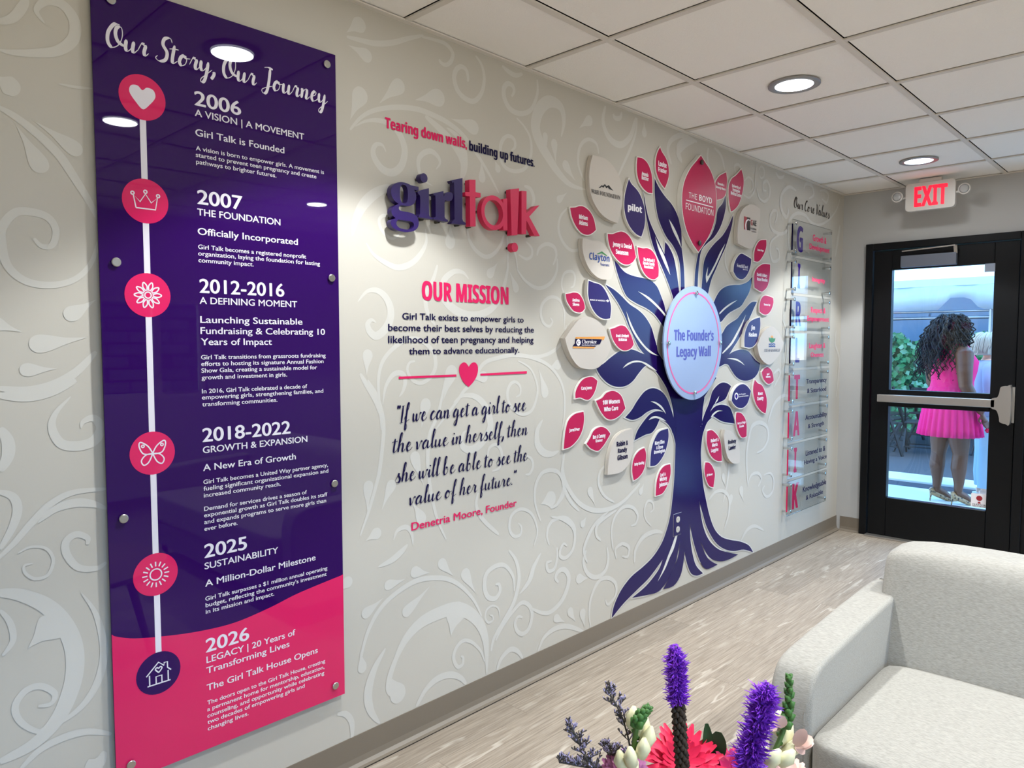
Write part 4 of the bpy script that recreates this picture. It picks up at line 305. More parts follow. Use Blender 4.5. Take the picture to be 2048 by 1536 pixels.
    bp=N('ShaderNodeBump'); bp.inputs['Strength'].default_value=.12; bp.inputs['Distance'].default_value=.004; L.new(n2.outputs['Fac'],bp.inputs['Height']); L.new(bp.outputs[0],b.inputs['Normal'])
    return m
# ------------------------------------------------------------------ the room
XB=-3.2; YB=-4.6
struct(MB().box(XB-.12,XE+.12,YB-.12,.12,-.12,0).build('floor',floor_mat()))
wl=struct(MB().box(XB-.12,XE+.12,0,.12,0,H+.3).build('wall_left',MW))
DL,DR,DT=-.176,-2.35,2.15                       # door and sidelight opening
struct(MB().box(XE,XE+.12,DL,0,0,H+.3).box(XE,XE+.12,DR,DL,DT,H+.3).box(XE,XE+.12,YB-.12,DR,0,H+.3).build('wall_end',MEND))
struct(MB().box(XB-.12,XB,YB,0,0,H+.3).build('wall_rear',MWHT))
w0,w1,z0,z1=1.15,2.05,.95,1.84; v0,v1,q0,q1=-2.6,.45,.45,2.2
struct(MB().box(XB,v0,YB-.12,YB,0,H+.3).box(v1,w0,YB-.12,YB,0,H+.3).box(v0,v1,YB-.12,YB,0,q0).box(v0,v1,YB-.12,YB,q1,H+.3).box(w1,XE,YB-.12,YB,0,H+.3).box(w0,w1,YB-.12,YB,0,z0).box(w0,w1,YB-.12,YB,z1,H+.3).build('wall_right',MEND))
# ceiling tiles in their grid
TX0,TS,TY0=.7918,.6063,-.4138
cb=MB(); gb=MB(); xs=[TX0+TS*k for k in range(-7,8)]; ys=[TY0-TS*k for k in range(-1,8)]
XS=[XB]+[x for x in xs if XB+.05<x<XE-.03]+[XE]; YS=[0]+[y for y in ys if YB+.03<y<-.03]+[YB]
for i in range(len(XS)-1):
    for j in range(len(YS)-1):
        a=.0145; cb.box(XS[i]+a,XS[i+1]-a,YS[j+1]+a,YS[j]-a,H+.004,H+.02)
ce=struct(cb.box(XB-.1,XE+.1,YB-.1,.1,H+.024,H+.12,1).build('ceiling',[MCEIL,MDARK],bev=.002,seg=1))
for x in XS[1:-1]: gb.box(x-.012,x+.012,YB,0,H-.003,H+.003)
for y in YS[1:-1]: gb.box(XB,XE,y-.012,y+.012,H-.0035,H+.0025)
gb.box(XB,XE,-.022,0,H-.0046,H+.001).box(XE-.022,XE,YB,-.022,H-.0042,H+.0012)
g=gb.build('ceiling_grid',MTEE,ce)
# coved rubber base
def base(name,a,b,side):
    pr=[(0,.106),(.003,.106),(.004,.03),(.008,.012),(.018,.004),(.03,.0015),(.03,0),(0,0)]; m=MB(); rr=[]
    for t in (a,b):
        rr.append([(t,-d,z) if side=='l' else (XE-d,t,z) if side=='e' else (t,YB+d,z) if side=='r' else (XB+d,t,z) for d,z in pr])
    return struct(m.rings(rr).build(name,MBASE))
base('baseboard_left',XB,XE,'l'); base('baseboard_end',DL,-.0305,'e'); base('baseboard_right',XB,XE,'r'); base('baseboard_rear',YB+.031,-.031,'b')
struct(MB().box(XB,XE,-.034,-.0305,0,.0006).build('gap_shade',MDARK))  # shaded gap along the base's toe, laid in as a dark strip
# window on the far side wall (it shows in the glossy panel), with blinds
wf=struct(MB().box(w0,w1,YB-.09,YB-.03,z0,z0+.05).box(w0,w1,YB-.09,YB-.03,z1-.05,z1).box(w0,w0+.05,YB-.09,YB-.03,z0+.05,z1-.05).box(w1-.05,w1,YB-.09,YB-.03,z0+.05,z1-.05).box(1.6,1.66,YB-.09,YB-.03,z0+.05,z1-.05).build('window_1',MWHP))
MB().box(w0+.05,1.6,YB-.065,YB-.06,z0+.05,z1-.05).box(1.66,w1-.05,YB-.065,YB-.06,z0+.05,z1-.05).build('glass_pane',MGL,wf)
w3=MB()  # unseen window, added so daylight fills the room and lifts the ceiling
for x in (v0,v0+1.0,v0+2.0,v1-.05): w3.box(x,x+.05,YB-.09,YB-.03,q0,q1)
w3=struct(w3.box(v0,v1,YB-.088,YB-.032,q0,q0+.05).box(v0,v1,YB-.088,YB-.032,q1-.05,q1).build('fill_window',MWHP))
MB().box(v0+.02,v1-.02,YB-.065,YB-.06,q0+.02,q1-.02).build('glass_pane',MGL,w3)  # pane of the added, unseen fill window
bl=MB()
for k in range(22): bl.box(1.68,w1-.06,YB-.025,YB-.004,z0+.06+k*.035,z0+.062+k*.035)
bl.build('blind',MWHP,wf)
# ------------------------------------------------------------------ printed scroll pattern of the feature wall
pm=MB(); LAY=[-.0003]
def stroke(m,w,q):
    LAY[0]-=7e-6; Y=LAY[0]
    P=[(q[i]/1000,q[i+1]/1000) for i in range(0,len(q),2)]; w/=1000
    if m==9:
        (tx,tz),(bx_,bz)=P; dx,dz=bx_-tx,bz-tz; L=math.hypot(dx,dz) or 1; ux,uz=dx/L,dz/L; nx,nz=-uz,ux; r=w
        o=[(tx,tz,1)]+[(tx+ux*L*t+nx*r*s,tz+uz*L*t+nz*r*s) for t,s in ((.45,.42),(.78,.88),(1.0,1.0))]+[(bx_+ux*r*.72+nx*r*.7,bz+uz*r*.72+nz*r*.7),(bx_+ux*r,bz+uz*r),(bx_+ux*r*.72-nx*r*.7,bz+uz*r*.72-nz*r*.7)]+[(tx+ux*L*t-nx*r*s,tz+uz*L*t-nz*r*s) for t,s in ((1.0,1.0),(.78,.8),(.45,.3))]
        pm.flat([(x,min(max(z,.1),H-.005)) for x,z in ccw(cr(o,4))],Y)
    else:
        p=cr(P,7,False); n=len(p)
        hw=[w/2*((.3+.7*math.sin(math.pi*i/(n-1))**.6) if m==0 else math.sin(math.pi*min(1,(i+.3)/(n-.4)))**.8+.04) for i in range(n)]
        pm.ribbon([(min(x,XE-.005),min(max(z,.1),H-.005)) for x,z in p],hw,Y)
for m,w,q in SW: stroke(m,w,q)
pm.build('scroll_pattern',MPAT,wl)
# ------------------------------------------------------------------ tree mural
halo=MB(); tm=MB()
for k,o in enumerate(TR):
    c=ccw(cr(M3(o),5)); tm.flat(c,-.0032-.00006*k); halo.flat(grow(c,.006),-.0022-.00005*k)
tree=tag(tm.build('tree_mural',MTREE),'dark purple tree mural with long leaves and spreading roots on the scroll wall','mural')
halo.build('pale_outline',MOFF,tree)
for o in SL: MB().flat(ccw(cr(M3(o),5)),-.0044).build('vein',MOFF,tree)
# ------------------------------------------------------------------ wall lettering
def lettering(name,lines,m,label,y=-.0024):
    b=MB()
    for l in lines: text(b,l,y)
    return tag(b.build(name,m),label,'wall lettering')
lettering('slogan_lettering',SLOGAN[:1],MPINK,'crimson half of the condensed slogan above the raised letters')
lettering('slogan_lettering',SLOGAN[1:],MNAVY,'dark navy half of the condensed slogan, ending in a full stop')
lettering('heading_lettering',MISSION,MPINK,'bold pink two-word capital heading over the mission paragraph')
lettering('mission_lettering',PARA,MNAVY,'navy four-line mission paragraph under the pink capital heading')
b=MB()
for o in DIV[:2]: b.flat(ccw(cr(M3(o),5)),-.0024)
dv=tag(b.build('divider_line',MPINK),'thin pink divider rule broken by a heart below the mission paragraph','divider')
MB().flat(ccw(cr(M3(DIV[2]),6)),-.0024).build('heart',MPINK,dv)
b=MB()
for l in QUOTE: script(b,l,-.0024,bold=.19)
tag(b.build('quote_lettering',MNAVY),'navy handwritten four-line quote in quotation marks under the heart divider','wall lettering')
lettering('signature_lettering',ATTR,MPINK,'pink signature line beneath the handwritten quote')
b=MB(); script(b,CORE[0],-.0024,bold=.22); tag(b.build('heading_lettering',MBLK),'black handwritten heading above the clear acrylic value plates','wall lettering')
# ------------------------------------------------------------------ timeline panel
def standoff(parent,x,z,y0,y1,r,name='standoff',m=None):
    o=MB().lathe([(r*.62,y1),(r*.62,y0+.004),(r,y0+.004),(r,y0+.0012),(r*.86,y0)],(x,0,z),20,'y').build(name,m or MSTEEL,parent,True,angle=35); return o
PX0,PX1,PZ0,PZ1=-.191,.5045,.279,2.339; PY=-.022
tp=thing('timeline_panel','tall glossy purple timeline panel with pink foot, white text and round icons','sign panel',(.157,-.0,PZ0))
MB().box(PX0,PX1,PY,PY+.006,PZ0,PZ1).build('acrylic_sheet',MPUR,tp,bev=.0008,seg=1)
wv=cr(M3(PW),6,False); MB().flat(ccw([(PX0+.0003,wv[0][1])]+[(min(max(x,PX0+.0003),PX1-.0003),z) for x,z in wv]+[(PX1-.0003,wv[-1][1]),(PX1-.0003,PZ0+.0003),(PX0+.0003,PZ0+.0003)]),PY-.0003).build('printed_wave',MPNKA,tp)
MB().box(-.0845,-.069,PY-.0005,PY-.0002,PC[5][1]/1000,PC[0][1]/1000).build('timeline_bar',MPRW,tp)
b=MB(); script(b,STORY[0],PY-.0006,bold=.21); b.build('heading_script',MPRW,tp)
b=MB()
for l in PT:
    c=l[5]; text(b,l,PY-.0006,0,37.5 if c>30 else 18.2 if c>14 else 11.8)
b.build('timeline_text',MPRW,tp)
def circ(x,z,r,n=40): return [(x+r*math.cos(2*math.pi*i/n),z+r*math.sin(2*math.pi*i/n)) for i in range(n)]
def strokes(b,ps,hw,y,x,z,s):
    for p,closed in ps:
        q=[(x+u*s,z+v*s) for u,v in p]
        if closed: q=q+q[:2]
        b.ribbon(q,hw,y)
IC=[]
IC.append(None)
IC.append([([(-.42,-.34),(.42,-.34),(.52,.22),(.24,-.05),(0,.32),(-.24,-.05),(-.52,.22),(-.42,-.34)],0)]+[(circ(u,v,.07,10),1) for u,v in ((-.55,.3),(0,.42),(.55,.3))])
fl=[(circ(0,0,.14,14),1)]
for k in range(10):
    a=2*math.pi*k/10; fl.append((cr([(math.cos(a+d)*r,math.sin(a+d)*r) for d,r in ((-.1,.2),(-.22,.42),(0,.6),(.22,.42),(.1,.2))],5,False),0))
IC.append(fl)
bt=[]
for s in (1,-1):
    bt+=[(cr([(0,0),(s*.2,.34),(s*.52,.55),(s*.58,.35),(s*.42,.02),(s*.1,-.04),(0,0)],5,False),0),(cr([(0,-.02),(s*.3,-.06),(s*.5,-.3),(s*.4,-.52),(s*.18,-.4),(0,-.02)],5,False),0),(circ(s*.42,.36,.06,8),1)]
IC.append(bt)
IC.append([(circ(0,0,.26,20),1)]+[([(math.cos(a)*.38,math.sin(a)*.38),(math.cos(a)*.6,math.sin(a)*.6)],0) for a in [2*math.pi*k/16 for k in range(16)]])
IC.append([([(-.42,.0),(-.42,-.5),(-.52,-.5),(.52,-.5),(.42,-.5),(.42,.0)],0),([(-.56,-.02),(0,.52),(.25,.28),(.25,.42),(.4,.42),(.4,.14),(.56,-.02)],0),([(-.13,-.5),(-.13,-.14),(.13,-.14),(.13,-.5)],0),(cr([(0,.02),(-.15,.2),(-.07,.28),(0,.22),(.07,.28),(.15,.2),(0,.02)],4,False),0)])
for k,(x,z) in enumerate(PC):
    x/=1000; z/=1000
    d=MB().flat(circ(x,z,.0575),PY-.0008).build('icon_disc',MK['pink'] if False else (MPNKA if k<5 else MPUR),tp)
    b=MB()
    if k==0: b.flat(ccw(cr([(x+u*.0575,z+v*.0575) for u,v in ((0,.32),(.2,.48),(.48,.42),(.55,.12),(.3,-.25),(0,-.52),(-.3,-.25),(-.55,.12),(-.48,.42),(-.2,.48))],5)),PY-.0012)
    else: strokes(b,IC[k],.0017,PY-.0012,x,z,.0575)
    b.build(['heart_symbol','crown_symbol','flower_symbol','butterfly_symbol','sun_symbol','house_symbol'][k],MPRW,d)
for x,z in PS: standoff(tp,x/1000,z/1000,PY-.009,-.0025,.0115)
# ------------------------------------------------------------------ raised letters on pins
def pins(p,pts,y0,m=MPIN):
    for x,z in pts: MB().tube([(x,y0,z),(x,0,z)],.0055,10).build('standoff_pin',m,p,True,angle=40)
LY0,LY1=-.045,-.021
def letter3d(ch,st,bx,m,parent,name):
    c=bpy.data.curves.new('t','FONT'); c.body=STY[st][0](ch); c.size=1; c.resolution_u=8
    o=bpy.data.objects.new('t',c); me=o.to_mesh(); V=[tuple(v.co) for v in me.vertices]; F=[tuple(p.vertices) for p in me.polygons]; o.to_mesh_clear()
    c.extrude=.5; me=o.to_mesh(); V=[tuple(v.co) for v in me.vertices]; F=[tuple(p.vertices) for p in me.polygons]; o.to_mesh_clear(); bpy.data.objects.remove(o)
    a,b_=min(v[0] for v in V),max(v[0] for v in V); e,f=min(v[1] for v in V),max(v[1] for v in V); x0,x1,zt,zb=[q/1000 for q in bx]
    return MB().add([(x0+(v[0]-a)/(b_-a)*(x1-x0),LY0 if v[2]>0 else LY1,zb+(v[1]-e)/(f-e)*(zt-zb)) for v in V],F).build(name,m,parent)
GL='raised logo letters'
def lthing(label,x,z): return thing('sign_letter',label,'letter',(x,0,z),GL)
t=lthing('raised purple double-loop letter starting the logo',.75,1.813); letter3d('g','ser',GB['g'],MLP,t,'letter_body'); pins(t,[(.715,1.94),(.79,1.925),(.72,1.86)],LY1)
GT3={k:[M3(g[2]) for g in GT if g[0]==k] for k in 'irltk'}
def lb(o,m,t): return MB().prism(ccw(cr(o,5)),LY0,LY1).build('letter_body',m,t,bev=.0012,seg=1)
t=lthing('raised purple dotted letter after the double-loop letter',.83,1.85); lb(GT3['i'][0],MLP,t); x0,x1,zt,zb=[q/1000 for q in GB['idot']]
MB().prism([(x,z) for x,z in circ((x0+x1)/2,(zt+zb)/2,(zt-zb)/2,28)],LY0,LY1).build('dot',MLP,t); pins(t,[((x0+x1)/2,(zt+zb)/2),(.85,1.95),(.85,1.87)],LY1)
t=lthing('raised purple letter with a ball-ended arm inside the logo',.93,1.85); lb(GT3['r'][0],MLP,t); pins(t,[(.915,1.95),(.925,1.87)],LY1)
t=lthing('tall raised purple letter ending the purple half of the logo',1.02,1.85); lb(GT3['l'][0],MLP,t); pins(t,[(1.01,2.0),(1.015,1.93),(1.02,1.87)],LY1)
t=lthing('raised pink crossed letter starting the pink half of the logo',1.08,1.85); lb(GT3['t'][0],MLK,t); pins(t,[(1.075,2.03),(1.075,1.955),(1.078,1.87)],LY1)
t=lthing('raised pink round-bowled letter of the logo',1.18,1.866); x0,x1,zt,zb=[q/1000 for q in GB['a']]; cx,cz=(x0+x1)/2,(zt+zb)/2
el=lambda a,b_:[(cx+a*math.cos(2*math.pi*i/48),cz+b_*math.sin(2*math.pi*i/48)) for i in range(48)]
MB().prism(el((x1-x0)/2,(zt-zb)/2),LY0,LY1,holes=(el((x1-x0)/2-.0165,(zt-zb)/2-.017)[::-1],)).build('bowl',MLK,t); MB().prism(ccw([(p[0],p[1]) for p in M3(GB['astem'])]),LY0+.0002,LY1).build('stem',MLK,t); pins(t,[(x0+.01,cz),(x1,zb+.015)],LY1)
t=lthing('raised pink exclamation-shaped letter, its dot hanging below',1.29,1.79); lb(GT3['l'][1],MLK,t); x0,x1,zt,zb=[q/1000 for q in GB['ldot']]
MB().prism(circ((x0+x1)/2,(zt+zb)/2,(zt-zb)/2,28),LY0,LY1).build('dot',MLK,t); pins(t,[((x0+x1)/2,(zt+zb)/2),(1.29,2.03),(1.295,1.95),(1.295,1.87)],LY1)
t=lthing('raised pink angled-arm letter ending the logo',1.37,1.85); lb(GT3['k'][0],MLK,t); pins(t,[(1.35,2.02),(1.4,1.97),(1.35,1.88),(1.41,1.87)],LY1)
# ------------------------------------------------------------------ sponsor leaf plaques
LL=['large beige leaf plaque with a black mountain peak emblem','crimson leaf plaque just below the beige mountain-emblem leaf, outermost high in the canopy','tall dark purple leaf plaque with a blocky one-word white logo','crimson leaf plaque with two short lines leaning over the blocky-logo purple leaf','slim pointed crimson leaf plaque highest of all, nearest the ceiling','huge crimson leaf plaque held by two dark bolts above the frosted disc','small crimson leaf plaque tucked behind the huge bolted leaf','upright crimson leaf plaque with three text lines beside the huge bolted leaf','beige leaf plaque with blue lettering under a green roof','wide pink leaf plaque with large two-line text between the green-roof leaf and the tree','pink leaf plaque with three crowded text lines touching the upper tree stem','purple leaf plaque with one small line of white capitals and a diamond mark','small pink leaf plaque beside the purple diamond-mark leaf','big round beige plaque with a navy and orange banner logo','pink leaf plaque between the orange-banner plaque and the tree stems','small pink leaf plaque directly under the orange-banner plaque','broad pink leaf plaque whose text starts with a number','slim pink leaf plaque with one line, nearest the handwritten quote','rounded pink leaf plaque beside the beige three-line leaf','thick beige leaf plaque with three dark name lines','narrow pink leaf plaque with one line between the beige three-line and purple three-line leaves','purple leaf plaque with three white lines hugging the trunk','lowest pink leaf plaque with three lines, beside the trunk under the purple leaf','pink leaf plaque with three lines on the door side of the trunk','beige leaf plaque with two dark name lines on the door side of the trunk','small pink leaf plaque touching the low blue leaf tip above the two-line beige leaf','narrow pink leaf plaque with one line, lowest on the door side of the trunk','tall curved pink leaf plaque with two short words beside the round-seal leaf','dark purple leaf plaque with a round white seal','small pink leaf plaque right under the lotus-and-waves plaque','beige six-cornered plaque with lotus and blue waves emblem','violet leaf plaque with two short white words beside the lotus-and-waves plaque','small pale pink plaque with one line above the violet two-word leaf','pink plaque with two text lines below the tiny crimson leaf near the value plates','dark blue leaf plaque with a white serif logo','tiny crimson leaf plaque with one line beside the beige arch-logo plaque','beige leaf plaque with a red and black arch logo']
for i,(col,d,o,tx) in enumerate(LV):
    d/=1000; f=ccw(cr(M3(o),6)); cx=sum(p[0] for p in f)/len(f); cz=min(p[1] for p in f)
    t=thing('leaf_plaque',LL[i],'plaque',(cx,0,cz),'sponsor leaf plaques'); tan=col=='tan'
    if tan:
        MB().prism(f,-d,-d*.55).build('board',MLF['tan'],t); MB().prism(grow(f,.001),-d*.53,-.0016).build('backing_board',MTANB,t)
    else:
        MB().prism(grow(f,.0045 if d<.016 else .005),-d,-.0016).build('board',MBOARD,t); MB().flat(f,-d-.0006).build('printed_face',MLF[col],t)
    lay=0
    for j,k,p in LG:
        if j==i: lay+=1; MB().flat(ccw(cr(M3(p),5)),-d-.0008-.0003*lay).build('emblem',MK[k],t)
    by={}
    for l in tx: by.setdefault(l[6],[]).append(l)
    for k,ls in by.items():
        b=MB()
        for l in ls: text(b,l,-d-.0012-.0003*lay)
        b.build('lettering',MK[k],t)
    if i==5:
        for u,v in ((1400.5,.0),(0,0)): pass
        for x,z in ((2.7493,2.3958),(2.7372,1.9673)): standoff(t,x,z,-d-.012,-d,.014,'bolt',MPIN)
# ------------------------------------------------------------------ round founder's disc
fx=(FO['ex'][0]+FO['ex'][1])/2000; fz=(FO['ex'][2]+FO['ex'][3])/2000; fr=(FO['ex'][2]-FO['ex'][3])/2000; FY=-.045
t=thing('acrylic_disc','round frosted acrylic disc on steel standoffs over the tree trunk','sign',(fx,0,fz-fr))
MB().prism(circ(fx,fz,fr,96),FY,FY+.008).build('frosted_sheet',MFROST,t)
rr=sum(math.hypot(a/1000-fx,b_/1000-fz) for a,b_ in FO['so'])/4; q=circ(fx,fz,rr,96); MB().ribbon(q+q[:2],.0045,FY-.0008).build('pink_ring',mat('ring pink','#dd5f98',.35,.3),t)
b=MB()
for l in FO['tx']: text(b,l,FY-.0008)
b.build('lettering',mat('violet print','#4a45a0',.3,.5),t)
for a,b_ in FO['so']: standoff(t,a/1000,b_/1000,FY-.012,-.0055,.0125,m=MCHR)
# ------------------------------------------------------------------ clear value plates
VL=['topmost clear acrylic value plate with a purple initial, under the handwritten heading','second clear value plate from the top, with the slim purple initial','third clear value plate from the top, two-line pink text and purple initial','fourth clear value plate from the top, lowest with a purple initial','fifth clear value plate from the top, uppermost with a pink initial','sixth clear value plate from the top, pointed pink initial and navy text','seventh clear value plate from the top, slim pink initial and navy text','lowest clear acrylic value plate, just above the baseboard']
CX0,CX1=3.902,4.572; CY=-.05
for k,(L,ls) in enumerate(CV):
    zc=2.1185-.2462*k; t=thing('value_plate',VL[k],'sign plate',(4.237,0,zc-.114),'core value plates')
    MB().box(CX0,CX1,CY,CY+.009,zc-.114,zc+.114).build('acrylic_plate',MACR,t)
    up=k<4
    MB().box(CX0-.0012,CX0-.0002,CY,CY+.009,zc-.085,zc+.085).build('refraction_strip',MNAVY if up else MPINK,t)  # initial's colour refracted in the plate edge, imitated by an opaque coloured strip
    b=MB()
    for z in (zc-.1145,zc+.1142): b.box(CX0,CX1,CY,CY+.009,z,z+.0003)
    b.build('polished_edge',MACE,t)
    b=MB(); text(b,L,CY+.0105); b.build('initial',MK['purple'] if up else MK['pink'],t)
    by={}
    for l in ls: by.setdefault(l[6],[]).append(l)
    for c,q in by.items():
        b=MB()
        for l in q: text(b,l,CY-.0008)
        b.build('lettering',MK[c],t)
    for x in (3.937,4.537):
        for z in (zc-.0895,zc+.0895): standoff(t,x,z,CY-.008,-.0006,.0125,m=MCHR)
# ------------------------------------------------------------------ outlet on the trunk
t=thing('power_outlet','purple painted duplex outlet with white sockets on the tree trunk','outlet',(2.6,0,.398))
MB().box(2.562,2.638,-.0075,-.0016,.4,.518).build('cover_plate',MTREE,t,bev=.002)
MB().box(2.5605,2.6395,-.0045,-.0018,.3985,.5195).build('plate_rim',MOFF,t)
for z in (.432,.486):
    so=MB().prism(cr([(2.6+u*.017,z+v*.0165) for u,v in ((1,0),(.8,.7),(0,1),(-.8,.7),(-1,0),(-.8,-.7),(0,-1),(.8,-.7))],4),-.0095,-.0075).build('socket',MWHP,t)
    MB().box(2.593,2.595,-.0098,-.0094,z-.002,z+.008).box(2.605,2.607,-.0098,-.0094,z-.002,z+.008).prism(circ(2.6,z-.008,.0025,10),-.0098,-.0094).build('slot',MBLK,so)
# ------------------------------------------------------------------ ceiling downlights
MLENS=mat('lamp lens','#eef4ff',.5,.3,emit=3.2,emcol='#f2f6ff'); MTRIM=mat('lamp trim','#9b9996',.35,.5,.6)
LP=[(.497,-.71,'round ceiling downlight above the purple timeline panel'),(2.327,-.71,'round ceiling downlight above the tree mural'),(4.15,-.71,'round ceiling downlight just before the exit sign')]
LP+=[(.497,-1.93,'round ceiling downlight over the coffee table'),(2.327,-1.93,'round ceiling downlight over the sofa'),(4.15,-1.93,'round ceiling downlight over the sidelight end of the room'),(.497,-3.15,'round ceiling downlight facing the far window'),(2.327,-3.15,'round ceiling downlight between sofa and blinds window'),(4.15,-3.15,'round ceiling downlight in the far end corner'),(-1.333,-3.15,'round ceiling downlight in the far rear corner')]
for x,y,lab in LP:
    t=thing('ceiling_downlight',lab,'ceiling light',(x,y,H),'recessed ceiling downlights')
    MB().lathe([(.076,H-.001),(.08,H-.006),(.1,H-.0075),(.106,H-.005),(.106,H+.001)],(x,y,0),40).build('trim_ring',MTRIM,t,True,angle=50)
    MB().lathe([(.078,H-.0045),(.07,H-.0035),(.001,H-.0025)],(x,y,0),40).build('lens',MLENS,t,True,angle=50)
    l=bpy.data.lights.new('downlight_beam','SPOT'); l.energy=LAMP_W; l.spot_size=math.radians(106); l.spot_blend=.22; l.shadow_soft_size=.05; l.color=(.95,1.0,1.03)
    o=bpy.data.objects.new('downlight_beam',l); COL.objects.link(o); o.parent=t; o.location=(0,0,-.03)
    l=bpy.data.lights.new('downlight_glow','AREA'); l.shape='DISK'; l.size=.15; l.energy=FILL_W; l.color=(.95,1.0,1.03)
    o=bpy.data.objects.new('downlight_glow',l); COL.objects.link(o); o.parent=t; o.location=(0,0,-.012)
# ------------------------------------------------------------------ exit sign
def yz(mb,X): mb.v=[(X+(v[1]),-v[0],v[2]) for v in mb.v]; return mb   # from the feature wall's plane to the end wall's
SX=4.69
t=thing('exit_sign','white exit sign with glowing red letters hanging from the ceiling by the door','exit sign',(SX,-.638,2.32))
def rbox(x0,x1,z0,z1,r,n=6):
    o=[]
    for cx,cz,a in ((x1-r,z1-r,0),(x0+r,z1-r,90),(x0+r,z0+r,180),(x1-r,z0+r,270)):
        for k in range(n+1): b=math.radians(a+90*k/n); o.append((cx+r*math.cos(b),cz+r*math.sin(b)))
    return o
yz(MB().prism(rbox(.489,.787,2.322,2.506,.025),0,.04),SX).build('housing',MWHP,t,bev=.003)
yz(text(MB(),['EXIT','imp',543,2348,742,132,'r'],-.0015),SX).build('letters',mat('red glow','#b00018',.5,emit=1.0,emcol='#ff1030'),t)
MB().box(SX+.002,SX+.045,-.705,-.565,H-.03,H-.0035).build('canopy',MWHP,t,bev=.008)
MB().box(SX+.012,SX+.03,-.66,-.61,2.5,H-.025).build('stem',MWHP,t)
for y in (-.437,-.838):
    h=yz(MB().lathe([(.012,.035),(.03,.03),(.036,.006),(.036,-.004),(.03,-.006)],(-y,0,2.43),24,'y'),SX).build('lamp_head',MWHP,t,True,angle=40)
    yz(MB().lathe([(.029,-.0062),(.02,-.012),(.001,-.014)],(-y,0,2.43),24,'y'),SX).build('lamp_lens',mat('clear lamp','#a9a8a6',.15,.6),h,True)
    MB().box(SX+.012,SX+.026,min(y,-.638+(.149 if y>-.6 else -.149)),max(y,-.638+(.149 if y>-.6 else -.149)),2.412,2.424).build('arm',MWHP,t)
# ------------------------------------------------------------------ glazed door
def part(mb,n,m,p,**k): return mb.build(n,m,p,**k)
X0,X1=XE-.012,XE+.045
dr=bpy.data.objects.new('door_1',None); COL.objects.link(dr); dr.location=(XE,-.66,0); ROOT[dr.name]=Vector(dr.location); struct(dr)
MB().box(X0-.02,X1+.05,-.226,DL,0,DT).box(X0-.02,X1+.05,-1.178,-1.124,0,DT).box(X0-.02,X1+.05,-1.124,-.226,2.10,DT).build('door_frame',MBLACK,dr,bev=.003,seg=1)
gl=(-.352,-.979)
MB().box(X0,X1,-.353,-.230,.012,2.095).box(X0,X1,-1.12,-.979,.012,2.095).box(X0,X1,-.979,-.353,1.955,2.095).box(X0,X1,-.979,-.353,.968,1.09).box(X0,X1,-.979,-.353,.012,.297).build('door_leaf',MBLACK,dr,bev=.003,seg=1)
for a,b_ in ((1.09,1.955),(.297,.968)): MB().box(XE+.012,XE+.018,-.979,-.353,a,b_).build('glass_pane',MGL,dr)
pb=MB().box(X0-.06,X0-.02,-1.02,-.292,1.002,1.056).build('push_bar',MALU,dr,bev=.004)
MB().box(X0-.0605,X0-.05,-.62,-.30,1.008,1.05).build('push_pad',MALU,pb,bev=.003)
yz(MB().prism(cr([(1.0,1.0),(1.03,.985),(1.045,.94),(1.05,.91),(1.08,.90),(1.105,.91),(1.105,1.135),(1.08,1.145),(1.05,1.14),(1.042,1.10),(1.03,1.07),(1.0,1.06)],4),-.072,-.012),XE).build('latch_case',MALU,dr,bev=.004)
MB().box(X0-.02,X0,-1.122,-1.108,.905,1.14).build('strike_plate',MALU,dr)
MB().box(X0-.045,X0,-.765,-.418,1.962,2.045).build('door_closer',mat('closer grey','#6f7480',.4,.5,.3),dr,bev=.006)
MB().bar((X0-.05,-.43,2.075),(X0-.05,-.76,2.09),.018,.008).bar((X0-.03,-.76,2.04),(X0-.05,-.76,2.09),.02).build('closer_arm',MALU,dr)
MB().box(X0-.012,X0,-.985,-.925,1.9,1.955).build('corner_sensor',mat('sensor grey','#8f98a8',.4),dr,bev=.003)
st=yz(MB().prism(rbox(.887,.985,.312,.405,.006),-.001,.0),XE+.0115).build('window_sticker',MW2,dr)
yz(MB().flat(circ(.936,.374,.018,20),-.0014).flat([(.93,.35),(.942,.35),(.945,.338),(.927,.338)],-.0014),XE+.0115).build('bell_mark',MK['red'],st)
b=text(MB(),['FLEENOR','ser',897,325,975,10,'k'],-.0014); text(b,['SECURITY','ser',897,314.5,975,8,'k'],-.0014); yz(b,XE+.0115).build('lettering',MBLK,st)
struct(MB().box(XE-.075,XE+.1,-1.124,-.226,0,.012).build('trim_2',MALU,bev=.002))
w2=struct(MB().box(X0,X1,-1.212,-1.178,0,DT).box(X0,X1,DR,DR+.05,0,DT).box(X0,X1,DR+.05,-1.212,0,.08).box(X0,X1,DR+.05,-1.212,2.1,DT).build('window_2',MBLACK))
MB().box(XE+.012,XE+.018,DR+.05,-1.212,.08,2.1).build('glass_pane',MGL,w2)
